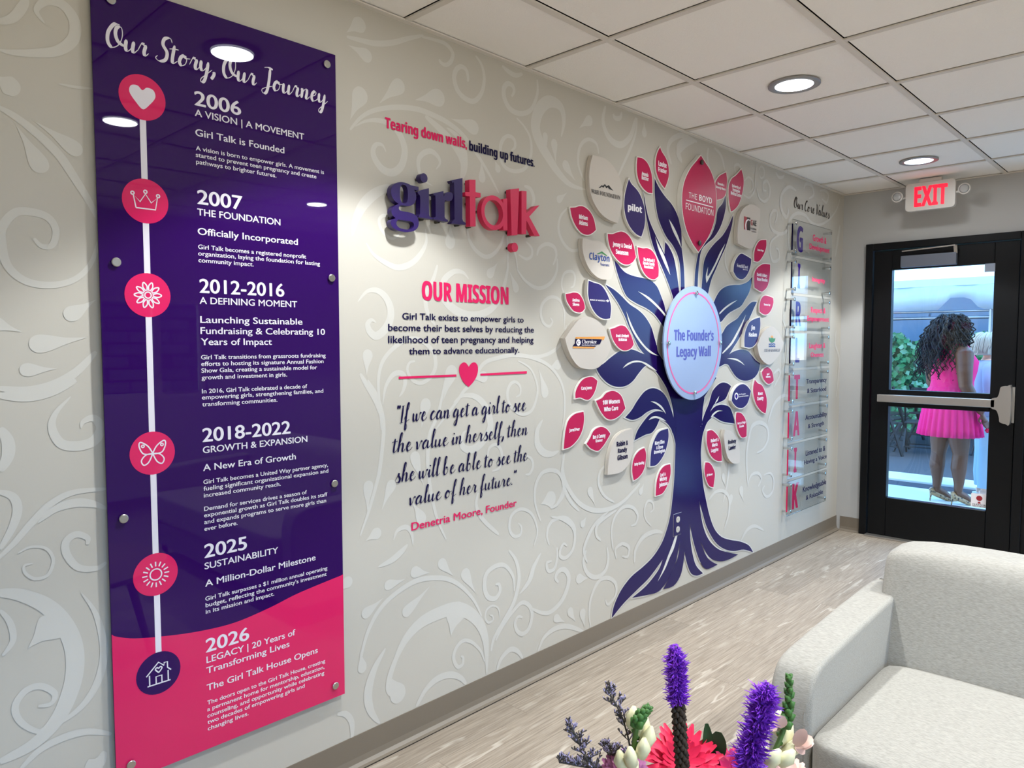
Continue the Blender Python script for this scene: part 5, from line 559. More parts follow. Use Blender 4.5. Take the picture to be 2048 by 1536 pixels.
# ------------------------------------------------------------------ sofa
def fabric(name,c):
    m=bpy.data.materials.new(name); m.use_nodes=True; n=m.node_tree; b=n.nodes['Principled BSDF']; N=n.nodes.new; L=n.links
    tc=N('ShaderNodeTexCoord'); w=N('ShaderNodeTexWave'); w.bands_direction='Y'; w.inputs['Scale'].default_value=260; w.inputs['Distortion'].default_value=6; w.inputs['Detail'].default_value=3; w.inputs['Detail Scale'].default_value=2
    w2=N('ShaderNodeTexNoise'); w2.inputs['Scale'].default_value=480; w2.inputs['Detail'].default_value=4; mp=N('ShaderNodeMapping'); mp.inputs['Scale'].default_value=(1,.16,1.5); L.new(tc.outputs['Object'],mp.inputs['Vector']); L.new(mp.outputs[0],w2.inputs['Vector']); L.new(tc.outputs['Object'],w.inputs['Vector'])
    mx=N('ShaderNodeMath'); mx.operation='ADD'; L.new(w.outputs['Fac'],mx.inputs[0]); L.new(w2.outputs['Fac'],mx.inputs[1])
    r=N('ShaderNodeValToRGB'); L.new(w2.outputs['Fac'],r.inputs[0]); e=r.color_ramp.elements; a=lin(c); e[0].position=.34; e[0].color=(a[0]*.77,a[1]*.77,a[2]*.76,1); e[1].position=.62; e[1].color=(a[0]*1.08,a[1]*1.08,a[2]*1.08,1); L.new(r.outputs[0],b.inputs['Base Color'])
    bp=N('ShaderNodeBump'); bp.inputs['Strength'].default_value=.25; bp.inputs['Distance'].default_value=.003; L.new(mx.outputs[0],bp.inputs['Height']); L.new(bp.outputs[0],b.inputs['Normal']); b.inputs['Roughness'].default_value=.92; b.inputs['Specular IOR Level'].default_value=.15; b.inputs['Sheen Weight'].default_value=.15
    return m
MFAB=fabric('sofa weave','#9a968e'); MSEAM=mat('seam shade','#7f7a71',.9)
SZ=.466; AZ=.625; YO,YI=-1.243,-1.352; YO2=-3.1
sf=thing('sofa','pale beige woven fabric sofa with rounded track arms facing away from the door','sofa',(1.35,-2.15,0))
def arm(y0,y1,name):
    o=[(1.005,.1),(1.0,.35),(1.0,.5),(1.02,.57),(1.07,.605),(1.2,.617),(1.45,.63),(1.72,AZ+.012),(1.8,.63),(1.86,.58),(1.86,.1)]
    p=cr([(x,z,1 if z==.1 else 0) for x,z in o],5); m=MB(); n=len(p)
    return m.rings([[(x,y,z) for x,z in p] for y in (y0,y1)]).build(name,MFAB,sf,bev=.028,seg=5,smooth=True,angle=70)
a1=arm(YO,YI,'arm'); arm(YO2,YO2+.11,'arm')
pth=[(1.002,YI+.004,.30),(1.0,YI+.004,.5),(1.022,YI+.004,.572),(1.072,YI+.004,.606),(1.2,YI+.004,.618),(1.45,YI+.004,.631),(1.72,YI+.004,.637)]
pth=[Vector(p)+Vector((-.0,.012,-.004)) for p in pth]
MB().tube(pth,.0022,6).build('seam',MFAB,a1,True)
def cushion(x0,x1,y0,y1,z0,z1,name,r=.04,lean=0,parent=None,puff=.012):
    m=MB(); n=10; g=[]
    for i in range(n+1):
        for j in range(n+1): g.append((i/n,j/n))
    bm=bmesh.new(); bmesh.ops.create_cube(bm,size=1); 
    for v in bm.verts: v.co=Vector((x0 if v.co.x<0 else x1,y0 if v.co.y<0 else y1,z0 if v.co.z<0 else z1))
    bmesh.ops.subdivide_edges(bm,edges=bm.edges[:],cuts=9,use_grid_fill=True)
    C_=Vector(((x0+x1)/2,(y0+y1)/2,(z0+z1)/2)); hx,hy,hz=(x1-x0)/2,(y1-y0)/2,(z1-z0)/2
    for v in bm.verts:
        d=v.co-C_; q=Vector((max(abs(d.x)-(hx-r),0),max(abs(d.y)-(hy-r),0),max(abs(d.z)-(hz-r),0)))
        if q.length>r: 
            k=r/q.length
            for a,h in ((0,hx),(1,hy),(2,hz)):
                if q[a]>0: d[a]=math.copysign(h-r+q[a]*k,d[a])
        u,w=d.x/hx,d.y/hy
        d.z+=puff*math.copysign(1,d.z)*(1-u*u)*(1-w*w)*(1 if name!='back_cushion' else 0)
        if name=='back_cushion': d.x-=puff*(1-w*w)*(1-(d.z/hz)**2)*(1 if d.x<0 else 0)
        v.co=C_+d; v.co.x+=lean*(v.co.z-z0)
    me=bpy.data.meshes.new(name); off=ROOT[parent.name]
    for v in bm.verts: v.co-=off
    bm.to_mesh(me); bm.free(); me.polygons.foreach_set('use_smooth',[True]*len(me.polygons)); me.materials.append(MFAB)
    o=bpy.data.objects.new(name,me); COL.objects.link(o); o.parent=parent; s=o.modifiers.new('s','SUBSURF'); s.levels=s.render_levels=1; ROOT[o.name]=off; return o
cushion(.955,1.60,YO2+.112,YI-.003,.28,SZ,'seat_cushion',.028,0,sf,.006)
cushion(1.565,1.79,YO2+.02,YI+.048,0.37,.788,'back_cushion',.05,.30,sf,.006)
MB().box(1.01,1.55,YO2+.112,YI-.003,.1,.275).build('base',MFAB,sf,bev=.01)
for x in (1.06,1.8):
    for y in (YO-.06,YO2+.06): MB().tube([(x,y,.1),(x,y,0)],[.022,.016],12).build('leg',MBLACK,sf,True,angle=40)
# ------------------------------------------------------------------ coffee table and bouquet
TXc,TYc=.15,-1.62
MTBL=mat('table oak','#8d7a66',.4,.4,bump=(25,.1)); MVASE=clear('vase glass',(.8,.9,.88,1),refl=1)
t=thing('coffee_table','low round wooden coffee table under the flower vase','table',(TXc,TYc,0))
MB().lathe([(.001,.415),(.36,.415),(.37,.425),(.37,.44),(.36,.445),(.001,.445)],(TXc,TYc,0),48).build('tabletop',MTBL,t,True,angle=40)
for k in range(3):
    a=2*math.pi*k/3+.4; MB().tube([(TXc+.2*math.cos(a),TYc+.2*math.sin(a),.415),(TXc+.29*math.cos(a),TYc+.29*math.sin(a),0)],[.02,.014],12).build('leg',MTBL,t,True,angle=40)
VX,VY,VZ=.155,-1.515,.445
v=thing('vase','tapered ceramic vase holding the mixed bouquet','vase',(VX,VY,VZ))
MCER=mat('white ceramic','#d8d6d2',.25,.5)
MB().lathe([(.001,VZ),(.05,VZ),(.058,VZ+.05),(.062,VZ+.12),(.066,VZ+.19),(.062,VZ+.19),(.056,VZ+.1),(.045,VZ+.012),(.001,VZ+.01)],(VX,VY,0),40).build('vase_body',MCER,v,True,angle=60)
CR_=Vector((.69,-.72,0)); CF=Vector((.72,.69,0))
MLIA=mat('liatris purple','#9444d6',.6,.3); MLIB=mat('liatris deep','#6a24a8',.6,.3); MBUD=mat('dark bud','#3a3026',.6,.3); MSTM=mat('stem green','#4c6a34',.5,.4); MGRN=mat('bud green','#3f6a2e',.5,.4); MCRM=mat('cream bud','#d8d3ac',.5,.4); MPEA=mat('peach petal','#e9bfae',.5,.4); MGER=mat('gerbera pink','#e8214f',.5,.4); MGE2=mat('magenta petal','#c4185a',.5,.4); MLEAF=mat('glossy leaf','#1f4a26',.3,.5); MLIM=mat('grey twig','#57504c',.7,.3); MLIF=mat('mauve floret','#a49cbd',.7,.3); MDK=mat('deep centre','#2b1a12',.7)
def stem(mb,pts,r): return mb.tube(cr3(pts,8),r,8)
def cr3(pts,n=6):
    o=[];N=len(pts); P=[Vector(p) for p in pts]
    for i in range(N-1):
        p1,p2=P[i],P[i+1];p0=P[i-1] if i else p1;p3=P[i+2] if i+2<N else p2
        for k in range(n):
            t=k/n; o.append(.5*(2*p1+(p2-p0)*t+(2*p0-5*p1+4*p2-p3)*t*t+(3*p1-p0-3*p2+p3)*t**3))
    o.append(P[-1]); return o
def dirs(k,n,tilt):
    a=k*2.39996; return a
FG='stems of the bouquet in the vase'
BASE=lambda i:(VX+.02*math.cos(i*2.1),VY+.02*math.sin(i*2.1),VZ+.012)
def liatris(label,top,bot,mid,r,i):
    o=thing('liatris_stem',label,'flower',BASE(i),FG); top,bot,mid=Vector(top),Vector(bot),Vector(mid)
    MB().tube(cr3([BASE(i),(bot+Vector(BASE(i)))/2+Vector((0,0,.03)),bot,top],8),.004,8).build('stem',MSTM,o,True)
    ax=(top-bot); L=ax.length; ax.normalize(); u=ax.orthogonal().normalized(); w=ax.cross(u); fm=(mid-bot).dot(ax)/L
    b=MB(); rnd=random.Random(i)
    for k in range(1500):
        tt=fm+(1-fm)*rnd.random(); a=rnd.random()*6.283; R_=r*(1-.75*max(0,(tt-.86)/.14)**1.5)*(.75+.35*math.sin(tt*60)**2); d=(u*math.cos(a)+w*math.sin(a)); p=bot+ax*L*tt+d*R_*.35
        e=p+d*R_*.72*rnd.uniform(.35,1.15)+ax*R_*rnd.uniform(-.2,.5)+u*rnd.uniform(-.005,.005)+w*rnd.uniform(-.005,.005); m_=(p+e)/2+ax*rnd.uniform(-.003,.004)+u*rnd.uniform(-.002,.002)
        b.tube([p,m_,e],[.0011,.0012,.0003],3,mi=1 if rnd.random()<.35 else 0,cap=False)
    b.tube([bot+ax*L*fm,bot+ax*L*.97],[r*.5,r*.25],8,mi=1)
    b.build('florets',[MLIA,MLIB],o)
    b=MB()
    for k in range(int(150*fm)+6):
        tt=fm*k/(150*fm+6); a=k*2.4; d=(u*math.cos(a)+w*math.sin(a)); p=bot+ax*L*tt
        b.tube([p+d*r*.25,p+d*r*.5+ax*.004,p+d*r*.45+ax*.010],[.0035,.0042,.0012],6)
    if fm>.05: b.build('buds',MBUD,o,True)
liatris('tall purple liatris spike with a dark budded lower half, standing nearest the tree mural',Vector((0.1467,-1.4758,0.9788)),Vector((0.1471,-1.4930,0.7766)),Vector((0.1477,-1.4841,0.8913)),.0165,1)
liatris('thick shaggy purple liatris spike beside the sofa arm',Vector((0.1950,-1.6011,0.9433)),Vector((0.1667,-1.5821,0.8173)),Vector((0.1674,-1.5824,0.8224)),.0235,2)
def snap(label,pts,i,blooms=True):
    o=thing('snapdragon_stem',label,'flower',BASE(i),FG); P=[Vector(p) for p in pts]
    MB().tube(cr3([BASE(i),(P[0]+Vector(BASE(i)))/2]+P,8),.0038,8).build('stem',MSTM,o,True)
    C=cr3(P,30); n=len(C); bg_=MB(); bc=MB(); rnd=random.Random(i+9)
    for k in range(46):
        tt=k/45; j=min(int(tt*(n-1)),n-2); p=C[j]; ax=(C[j+1]-C[j]).normalized(); u=ax.orthogonal().normalized(); w=ax.cross(u); a=k*2.4; d=u*math.cos(a)+w*math.sin(a)
        s=1.0-.75*tt
        if tt>.52: bg_.tube([p,p+d*.008*s+ax*.004,p+d*.011*s+ax*.013*s+ax*.003,p+d*.004*s+ax*.022*s],[.003,.0085*s+.0015,.0075*s+.0015,.0015],7)
        elif k%3==0:
            q=p+d*.006; bc.tube([q,q+d*.010+ax*.004,q+d*.016+ax*.016,q+d*.017+ax*.030],[.004,.0095,.0105,.003],9); bg_.tube([p,p+d*.007+ax*.001,p+d*.01+ax*.006],[.002,.005,.001],6)
    bg_.build('green_buds',MGRN,o,True); bc.build('cream_buds',MCRM,o,True); return o,C
snap('snapdragon spike with cream buds between the grey sprig and the red gerbera',[Vector((0.0724,-1.4572,0.7947)),Vector((0.0735,-1.4542,0.8461)),Vector((0.0801,-1.4580,0.8828)),Vector((0.0895,-1.4664,0.8989))],3)
so_,C=snap('snapdragon spike with green tip and peach blooms against the sofa arm',[Vector((0.2069,-1.5823,0.7959)),Vector((0.2265,-1.5996,0.8329)),Vector((0.2416,-1.6109,0.8847)),Vector((0.2454,-1.6104,0.9396))],4)
def petal(mb,p,d,up,L,wd,curl=.2,mi=0,n=5):
    d=d.normalized(); s=d.cross(up).normalized(); c=[]
    for k in range(n+1):
        t=k/n; c.append((p+d*L*t+up*L*curl*math.sin(t*2.2)*.5,wd*math.sin(math.pi*(.12+.83*t))**.7))
    V=[]
    for q,w_ in c: V+=[q-s*w_,q+up*w_*-.25,q+s*w_]
    F=[]
    for k in range(n): a=3*k; F+=[(a,a+1,a+4,a+3),(a+1,a+2,a+5,a+4)]
    mb.add(V,F,mi)
b=MB(); q=Vector((0.2378,-1.6246,0.8458))
for k,(dx,dy,dz) in enumerate(((.6,-.7,.35),(.8,-.5,-.1),(.2,-.3,.6),(.5,-.2,-.5),(.7,-.75,.1))): petal(b,q,Vector((dx,dy,dz)),Vector((-.5,-.4,.7)).normalized(),.026,.009,.5)
q=Vector((0.2215,-1.6056,0.8715))
for k,(dx,dy,dz) in enumerate(((-.2,.2,.7),(.1,-.2,.8),(-.5,.4,.4))): petal(b,q,Vector((dx,dy,dz)),Vector((-.6,-.5,.3)).normalized(),.02,.009,.6)
b.build('peach_bloom',MPEA,so_,True)
def gerbera(label,c,nrm,R_,i,m):
    o=thing('gerbera_flower',label,'flower',BASE(i),FG); c=Vector(c); n=Vector(nrm).normalized(); u=n.orthogonal().normalized(); w=n.cross(u); rnd=random.Random(i)
    MB().tube(cr3([BASE(i),(Vector(BASE(i))+c)/2+Vector((0,0,.01)),c-n*.004],8),.0035,8).build('stem',MSTM,o,True)
    b=MB()
    for ring,(rr,N,lift) in enumerate(((1,26,.2),(.85,24,.42),(.55,18,.8))):
        for k in range(N):
            a=2*math.pi*(k+.5*ring)/N+rnd.uniform(-.06,.06); d=u*math.cos(a)+w*math.sin(a); petal(b,c+n*.002*ring+d*.006,(d+n*lift*.7),(n-d*lift*.5).normalized(),R_*rr*rnd.uniform(.92,1.05),.0068,rnd.uniform(-.25,.05))
    b.build('petals',m,o,True)
    MB().ball(c+n*.004,.010,12,8).build('flower_centre',MDK,o,True)
gerbera('bright pink-red gerbera behind the budded liatris spike',Vector((0.1739,-1.4769,0.7834)),(-.45,-.35,.85),.058,5,MGER)
gerbera('magenta gerbera low between the liatris spikes',Vector((0.2197,-1.5406,0.7630)),(-.3,-.3,.9),.05,6,MGE2)
gerbera('pale rose gerbera low at the sofa side of the bouquet',Vector((0.2567,-1.6067,0.7764)),(-.3,-.4,.9),.035,7,MPEA)
gerbera('small mauve gerbera low beneath the grey sprigs',Vector((0.0876,-1.4307,0.7827)),(-.3,-.4,.9),.035,8,mat('mauve petal','#c77aa8',.5,.4))
def sprig(label,pts,i,seed,side):
    o=thing('limonium_sprig',label,'flower',BASE(i),FG); rnd=random.Random(seed); P=[Vector(p) for p in pts]
    tw=MB(); fl_=MB(); C=cr3(P,14); tw.tube(cr3([BASE(i),(Vector(BASE(i))*.5+P[0]*.5)]+P,8),.0016,6)
    for k in range(6,len(C),2):
        p=C[k]; s=1-k/len(C)*.55
        for q in range(2):
            d=(CR_*rnd.uniform(-1,1)*1.0+Vector((0,0,1))*rnd.uniform(.15,.9)+CF*rnd.uniform(-.5,.5)).normalized(); L=.022*s*rnd.uniform(.6,1.3); e=p+d*L
            tw.tube([p,(p+e)/2+Vector((0,0,-.001)),e],.0007,4)
            for z in range(7):
                g_=p+d*L*(.3+.7*z/6); d2=(d*.5+Vector((rnd.uniform(-1,1),rnd.uniform(-1,1),rnd.uniform(.2,1))).normalized()).normalized()
                fl_.tube([g_,g_+d2*.003,g_+d2*.0055],[.0008,.0013,.0009],4,mi=1 if rnd.random()<.45 else 0)
    tw.build('twigs',MLIM,o); fl_.build('florets',[MLIM,MLIF],o)
sprig('tallest grey-mauve limonium sprig rising over the floor planks',[Vector((0.0994,-1.4435,0.7767)),Vector((0.0917,-1.4299,0.8446)),Vector((0.0844,-1.4192,0.8823)),Vector((0.0721,-1.4038,0.9141))],9,3,1)
sprig('bushy grey-mauve limonium sprig outermost towards the feature wall',[Vector((0.0600,-1.4026,0.7767)),Vector((0.0482,-1.3878,0.8069)),Vector((0.0413,-1.3788,0.8296)),Vector((0.0326,-1.3673,0.8598))],10,5,-1)
sprig('low grey-mauve limonium sprig spreading sideways at the bouquet edge',[Vector((0.0913,-1.4079,0.7570)),Vector((0.0709,-1.3848,0.7801)),Vector((0.0499,-1.3623,0.7878)),Vector((0.0330,-1.3444,0.7925))],11,6,-1)
sprig('short grey-mauve limonium sprig beside the cream snapdragon',[Vector((0.1020,-1.4190,0.7570)),Vector((0.0953,-1.4094,0.7877)),Vector((0.0908,-1.4031,0.8070)),Vector((0.0842,-1.3956,0.8154))],12,8,-1)
o=thing('greenery_sprig','dark glossy green leaves between the two liatris spikes','foliage',BASE(13),FG)
MB().tube(cr3([BASE(13),(Vector(BASE(13))+Vector((0.2206,-1.4977,0.7702)))/2,Vector((0.2206,-1.4977,0.7702)),Vector((0.2216,-1.4967,0.7938))],8),.002,6).build('stem',MSTM,o,True)
for p,e,w_ in ((Vector((0.2196,-1.4965,0.7702)),Vector((0.2191,-1.4905,0.8364)),.009),(Vector((0.2236,-1.5003,0.7741)),Vector((0.2316,-1.5047,0.8230)),.017),(Vector((0.2179,-1.4948,0.7702)),Vector((0.1981,-1.4711,0.8081)),.012),(Vector((0.2220,-1.4986,0.7765)),Vector((0.2359,-1.5115,0.7938)),.008)):
    b=MB(); petal(b,p,e-p,(CF*-1+Vector((0,0,.3))).normalized(),(e-p).length,w_,.15,n=8); b.build('leaf',MLEAF,o,True)
# ------------------------------------------------------------------ outside the door
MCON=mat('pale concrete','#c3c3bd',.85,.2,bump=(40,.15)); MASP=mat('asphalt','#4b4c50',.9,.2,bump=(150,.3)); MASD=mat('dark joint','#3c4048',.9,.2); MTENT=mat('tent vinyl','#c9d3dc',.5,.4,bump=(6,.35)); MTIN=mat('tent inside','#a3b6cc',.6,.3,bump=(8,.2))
for m_,k_ in ((MTENT,.5),(MTIN,.15)):
    n_=m_.node_tree; tr_=n_.nodes.new('ShaderNodeBsdfTranslucent'); mx_=n_.nodes.new('ShaderNodeMixShader'); mx_.inputs[0].default_value=k_; tr_.inputs[0].default_value=(.75,.83,.9,1)
    n_.links.new(n_.nodes['Principled BSDF'].outputs[0],mx_.inputs[1]); n_.links.new(tr_.outputs[0],mx_.inputs[2]); n_.links.new(mx_.outputs[0],n_.nodes['Material Output'].inputs[0]); MPOL=mat('tent pole','#8f979f',.3,.5,.8)
struct(MB().box(XE+.12,7.2,-20,6,-.3,-.02).build('floor_walkway',MCON))
struct(MB().box(7.2,7.55,-20,6,-.3,-.035).build('floor_joint',MASD))
struct(MB().box(7.55,7.98,-20,6,-.3,-.01).build('floor_curb',MCON,bev=.01))
struct(MB().box(7.98,60,-40,40,-.35,-.08).build('floor_parking',MASP))
struct(MB().box(XE+.12,XE+.14,-6,6,2.6,4.2).build('wall_outside',MCON))
MSTN=mat('garden stone','#4d4f55',.9,.2,bump=(7,.8))
st_=MSTN.node_tree; br_=st_.nodes.new('ShaderNodeTexBrick'); br_.inputs['Scale'].default_value=1; br_.inputs['Brick Width'].default_value=.42; br_.inputs['Row Height'].default_value=.13; br_.inputs['Mortar Size'].default_value=.012
for k_,c_ in (('Color1','#3c3f47'),('Color2','#6a6a6c'),('Mortar','#23252a')): br_.inputs[k_].default_value=lin(c_)
mp_=st_.nodes.new('ShaderNodeMapping'); mp_.inputs['Rotation'].default_value=(math.pi/2,0,0); tc_=st_.nodes.new('ShaderNodeTexCoord'); st_.links.new(tc_.outputs['Object'],mp_.inputs['Vector']); st_.links.new(mp_.outputs[0],br_.inputs['Vector']); st_.links.new(br_.outputs['Color'],st_.nodes['Principled BSDF'].inputs['Base Color'])
struct(MB().box(.75,4.8,-6.4,-6.1,-.3,3.4).build('wall_garden',MSTN))
# tent
VXT=9.5
tt=thing('event_tent','pale event tent with a scalloped valance on metal poles outside the door','tent',(12,1,-.08))
def vpath(y0,y1,z):
    o=[]; n=120
    for k in range(n+1):
        y=y0+(y1-y0)*k/n; c=(y-.235+10*1.9)%1.9-.0; c=min(c,1.9-c); o.append((y,z+.15*max(0,min(1,(.22-c)/.12))**1 if c<.22 else z))
    return o
up=[]; lo=vpath(-3.5,5,1.83)
b=MB(); n=len(lo)
for k,(y,z) in enumerate(lo): b.v+=[(VXT+.012*math.sin(y*9),y,2.13+.004*math.sin(y*7)),(VXT+.02*math.sin(y*11+1),y,z)]
for k in range(n-1): b.f.append((2*k,2*k+1,2*k+3,2*k+2)); b.m.append(0)
va=b.build('valance',MTENT,tt,True); s=va.modifiers.new('t','SOLIDIFY'); s.thickness=.003
MB().add([(VXT,-3.5,2.13),(VXT,5,2.13),(14.5,5,2.6),(14.5,-3.5,2.6),(VXT,-3.5,2.135),(VXT,5,2.135),(14.5,5,2.605),(14.5,-3.5,2.605)],[(0,1,2,3),(7,6,5,4),(0,4,5,1),(1,5,6,2),(2,6,7,3),(3,7,4,0)]).build('roof',MTENT,tt)
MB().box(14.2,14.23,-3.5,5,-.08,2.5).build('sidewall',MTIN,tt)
for y in (-.08,3.2): MB().tube([(VXT+.15,y,-.08),(VXT+.15,y,2.1)],.03,12).build('pole',MPOL,tt,True,angle=40)
tr=MB().tube([(VXT+.15,-3.5,1.74),(VXT+.15,5,1.74)],.022,10).tube([(VXT+.15,-3.5,1.82),(VXT+.15,5,1.82)],.016,10)
for k in range(9): tr.tube([(VXT+.15,-3.2+k*.95,1.74),(VXT+.5,-3.2+k*.95,2.15)],.018,8)
tr.build('truss',MPOL,tt,True,angle=40)
# ivy hedge
rnd=random.Random(4); hb=MB(); core=MB()
def hz(y): return 1.55+.1*math.sin(y*2.3+1)+.12*max(0,1-abs(y-1.75)/.35)+.05*math.sin(y*7)
MIVY=[mat('ivy leaf','#56a568',.4,.5),mat('ivy leaf dark','#276a40',.45,.5),mat('ivy leaf pale','#9ad0a8',.4,.5)]
for k in range(5200):
    y=rnd.uniform(-1.8,4.2); z=rnd.uniform(-.05,1)**1; z=-.05+(hz(y)+.05)*rnd.random(); x=12.5+rnd.uniform(-.12,.10)+.06*math.sin(y*5+z*7)
    s=rnd.uniform(.035,.075); a=rnd.uniform(0,6.28); nrm=Vector((-1,rnd.uniform(-.6,.6),rnd.uniform(-.1,.9))).normalized(); u=nrm.orthogonal().normalized(); w=nrm.cross(u); d=u*math.cos(a)+w*math.sin(a); e=nrm.cross(d); p=Vector((x,y,z))
    hb.add([p-d*s,p-d*s*.1+e*s*.8,p+d*s*1.1-nrm*s*.2,p-d*s*.1-e*s*.8],[(0,1,2,3)],0 if rnd.random()<.5 else rnd.choice((1,2)))
o=tag(hb.build('ivy_hedge',MIVY),'bright green ivy hedge behind the folding chairs under the tent','hedge')
n=40
for k in range(n):
    y0=-1.8+6*k/n; core.box(12.6,12.8,y0,y0+6/n,-.08,hz(y0)-.08)
core.build('hedge_core',MIVY[1],o)
# folding chairs
MCH=mat('black chair','#17191d',.4,.5)
def chair(loc,rz,label):
    t=thing('folding_chair',label,'chair',(0,0,0),'folding chairs on the asphalt')
    for y in (-.21,.21):
        MB().bar((-.2,y,0),(.16,y,.86),.022,.03).build('leg',MCH,t); MB().bar((.2,y,0),(-.14,y,.45),.022,.03).build('leg',MCH,t)
    MB().box(-.2,.19,-.2,.2,.43,.455).build('seat',MCH,t,bev=.006); MB().bar((.14,-.2,.76),(.14,.2,.76),.02,.14).build('backrest',MCH,t)
    MB().bar((.17,-.2,.12),(.17,.2,.12),.018).bar((-.15,-.2,.12),(-.15,.2,.12),.018).build('crossbar',MCH,t)
    t.location=loc; t.rotation_euler=(0,0,rz); return t
CHL=['black folding chair nearest the hinge side of the door glass','black folding chair behind the nearest one on the asphalt','black folding chair third back towards the ivy','black folding chair beside the woman in pink, half hidden','black folding chair at the back of the row by the ivy','black folding chair seen between the two women']
for (x,y,rz),l in zip(((9.6,1.15,2.6),(10.3,1.25,2.9),(11.0,1.45,2.7),(10.0,.72,3.3),(11.4,1.0,2.8),(10.6,.02,3.1)),CHL): chair((x,y,-.08),rz,l)
# ------------------------------------------------------------------ people
def ell(cx,cy,z,a,b_,n=28,pl=0,pn=0):
    return [(cx+(a+pl*math.cos(pn*2*math.pi*i/n))*math.cos(2*math.pi*i/n),cy+(b_+pl*math.cos(pn*2*math.pi*i/n))*math.sin(2*math.pi*i/n),z) for i in range(n)]
class Person:
    def __init__(s,label,loc,yaw,hgt):
        s.t=thing('person',label,'person',(0,0,0)); s.loc=loc; s.yaw=yaw; s.h=hgt
    def done(s): s.t.location=s.loc; s.t.rotation_euler=(0,0,s.yaw); s.t.scale=(1,1,1)
def remesh(o,v=.007,it=6):
    r=o.modifiers.new('r','REMESH'); r.mode='VOXEL'; r.voxel_size=v; r.use_smooth_shade=True
    q=o.modifiers.new('q','SMOOTH'); q.iterations=it; q.factor=.5
def hand(b,w,d,side,r=.0085,scale=1.0,curl=.5):
    w=Vector(w); d=Vector(d).normalized(); s=Vector(side).normalized(); n=d.cross(s).normalized()
    p=w+d*.08*scale; b.tube([w,w+d*.04*scale,p],[.024*scale,.034*scale,.033*scale],10,sq=.55)
    for k,L in enumerate((.068,.076,.071,.056)):
        q=p+s*(-.026+.0175*k)*scale; a1=q+(d+n*curl*.4).normalized()*L*.45*scale; a2=a1+(d+n*curl*1.1).normalized()*L*.3*scale; a3=a2+(d+n*curl*1.8).normalized()*L*.25*scale
        b.tube([q-d*.012,q,a1,a2,a3],[r*scale,r*scale,r*.95*scale,r*.85*scale,r*.6*scale],8)
    q=w+d*.03*scale-s*.026*scale; b.tube([q,q+(d*.6-s*.8).normalized()*.035*scale,q+(d*.9-s*.5+n*.3).normalized()*.06*scale],[.011*scale,.0095*scale,.007*scale],8)
def head(b,c,sc=1.0,yaw=0):
    c=Vector(c); f=Vector((math.cos(yaw),math.sin(yaw),0)); l=Vector((-f.y,f.x,0)); R=[]
    b.ball(c+Vector((0,0,.015)),.1*sc,18,12,(.98,.8,1.12)); b.ball(c+f*.03*sc-Vector((0,0,.06*sc)),.062*sc,14,9,(1,.9,1.05))
    b.tube([c+f*.088*sc+Vector((0,0,.02*sc)),c+f*.108*sc-Vector((0,0,.015*sc)),c+f*.09*sc-Vector((0,0,.028*sc))],[.011*sc,.015*sc,.012*sc],8)
    b.tube([c+f*.083*sc-Vector((0,0,.052*sc))-l*.02*sc,c+f*.092*sc-Vector((0,0,.052*sc)),c+f*.083*sc-Vector((0,0,.052*sc))+l*.02*sc],.009*sc,8)
    b.ball(c+f*.075*sc-Vector((0,0,.098*sc)),.024*sc,10,7)
    for s in (-1,1): b.ball(c+l*s*.082*sc-f*.005,.024*sc,10,7,(.8,.4,1.3))
def eyes(c,par,sc=1.0,yaw=0):
    c=Vector(c); f=Vector((math.cos(yaw),math.sin(yaw),0)); l=Vector((-f.y,f.x,0))
    for s in (-1,1):
        e=MB().ball(c+f*.086*sc+l*s*.033*sc+Vector((0,0,.012*sc)),.012*sc,10,7).build('eye',MEYE,par,True); MB().ball(c+f*.0955*sc+l*s*.033*sc+Vector((0,0,.012*sc)),.0055*sc,8,6).build('iris',MDK,e,True)
        MB().tube([c+f*.092*sc+l*s*(.018)*sc+Vector((0,0,.034*sc)),c+f*.092*sc+l*s*.034*sc+Vector((0,0,.039*sc)),c+f*.082*sc+l*s*.052*sc+Vector((0,0,.032*sc))],.0035*sc,6).build('eyebrow',MDK,par,True)
    MB().tube([c+f*.09*sc-Vector((0,0,.052*sc))-l*.022*sc,c+f*.099*sc-Vector((0,0,.05*sc)),c+f*.09*sc-Vector((0,0,.052*sc))+l*.022*sc],[.003,.0055,.003],8).build('lips',MLIP,par,True)
MEYE=mat('eye white','#ddd8d4',.2,.5); MLIP=mat('lip','#8a4a4a',.4,.4)
MSK=mat('deep brown skin','#56321f',.45,.4); MDR=mat('hot pink dress','#d8246f',.75,.15,bump=(30,.08)); MHR=mat('black hair','#0b0a0c',.45,.2,bump=(60,0))
def leopard():
    m=mat('leopard print','#b59a78',.4,.5); n=m.node_tree; b=n.nodes['Principled BSDF']; v=n.nodes.new('ShaderNodeTexVoronoi'); v.inputs['Scale'].default_value=48; tc=n.nodes.new('ShaderNodeTexCoord'); n.links.new(tc.outputs['Object'],v.inputs['Vector']); r=n.nodes.new('ShaderNodeValToRGB'); e=r.color_ramp.elements; e[0].color=lin('#1d130b'); e[0].position=.25; e[1].color=lin('#9a7c58'); e[1].position=.5; n.links.new(v.outputs['Distance'],r.inputs[0]); n.links.new(r.outputs[0],b.inputs['Base Color']); return m
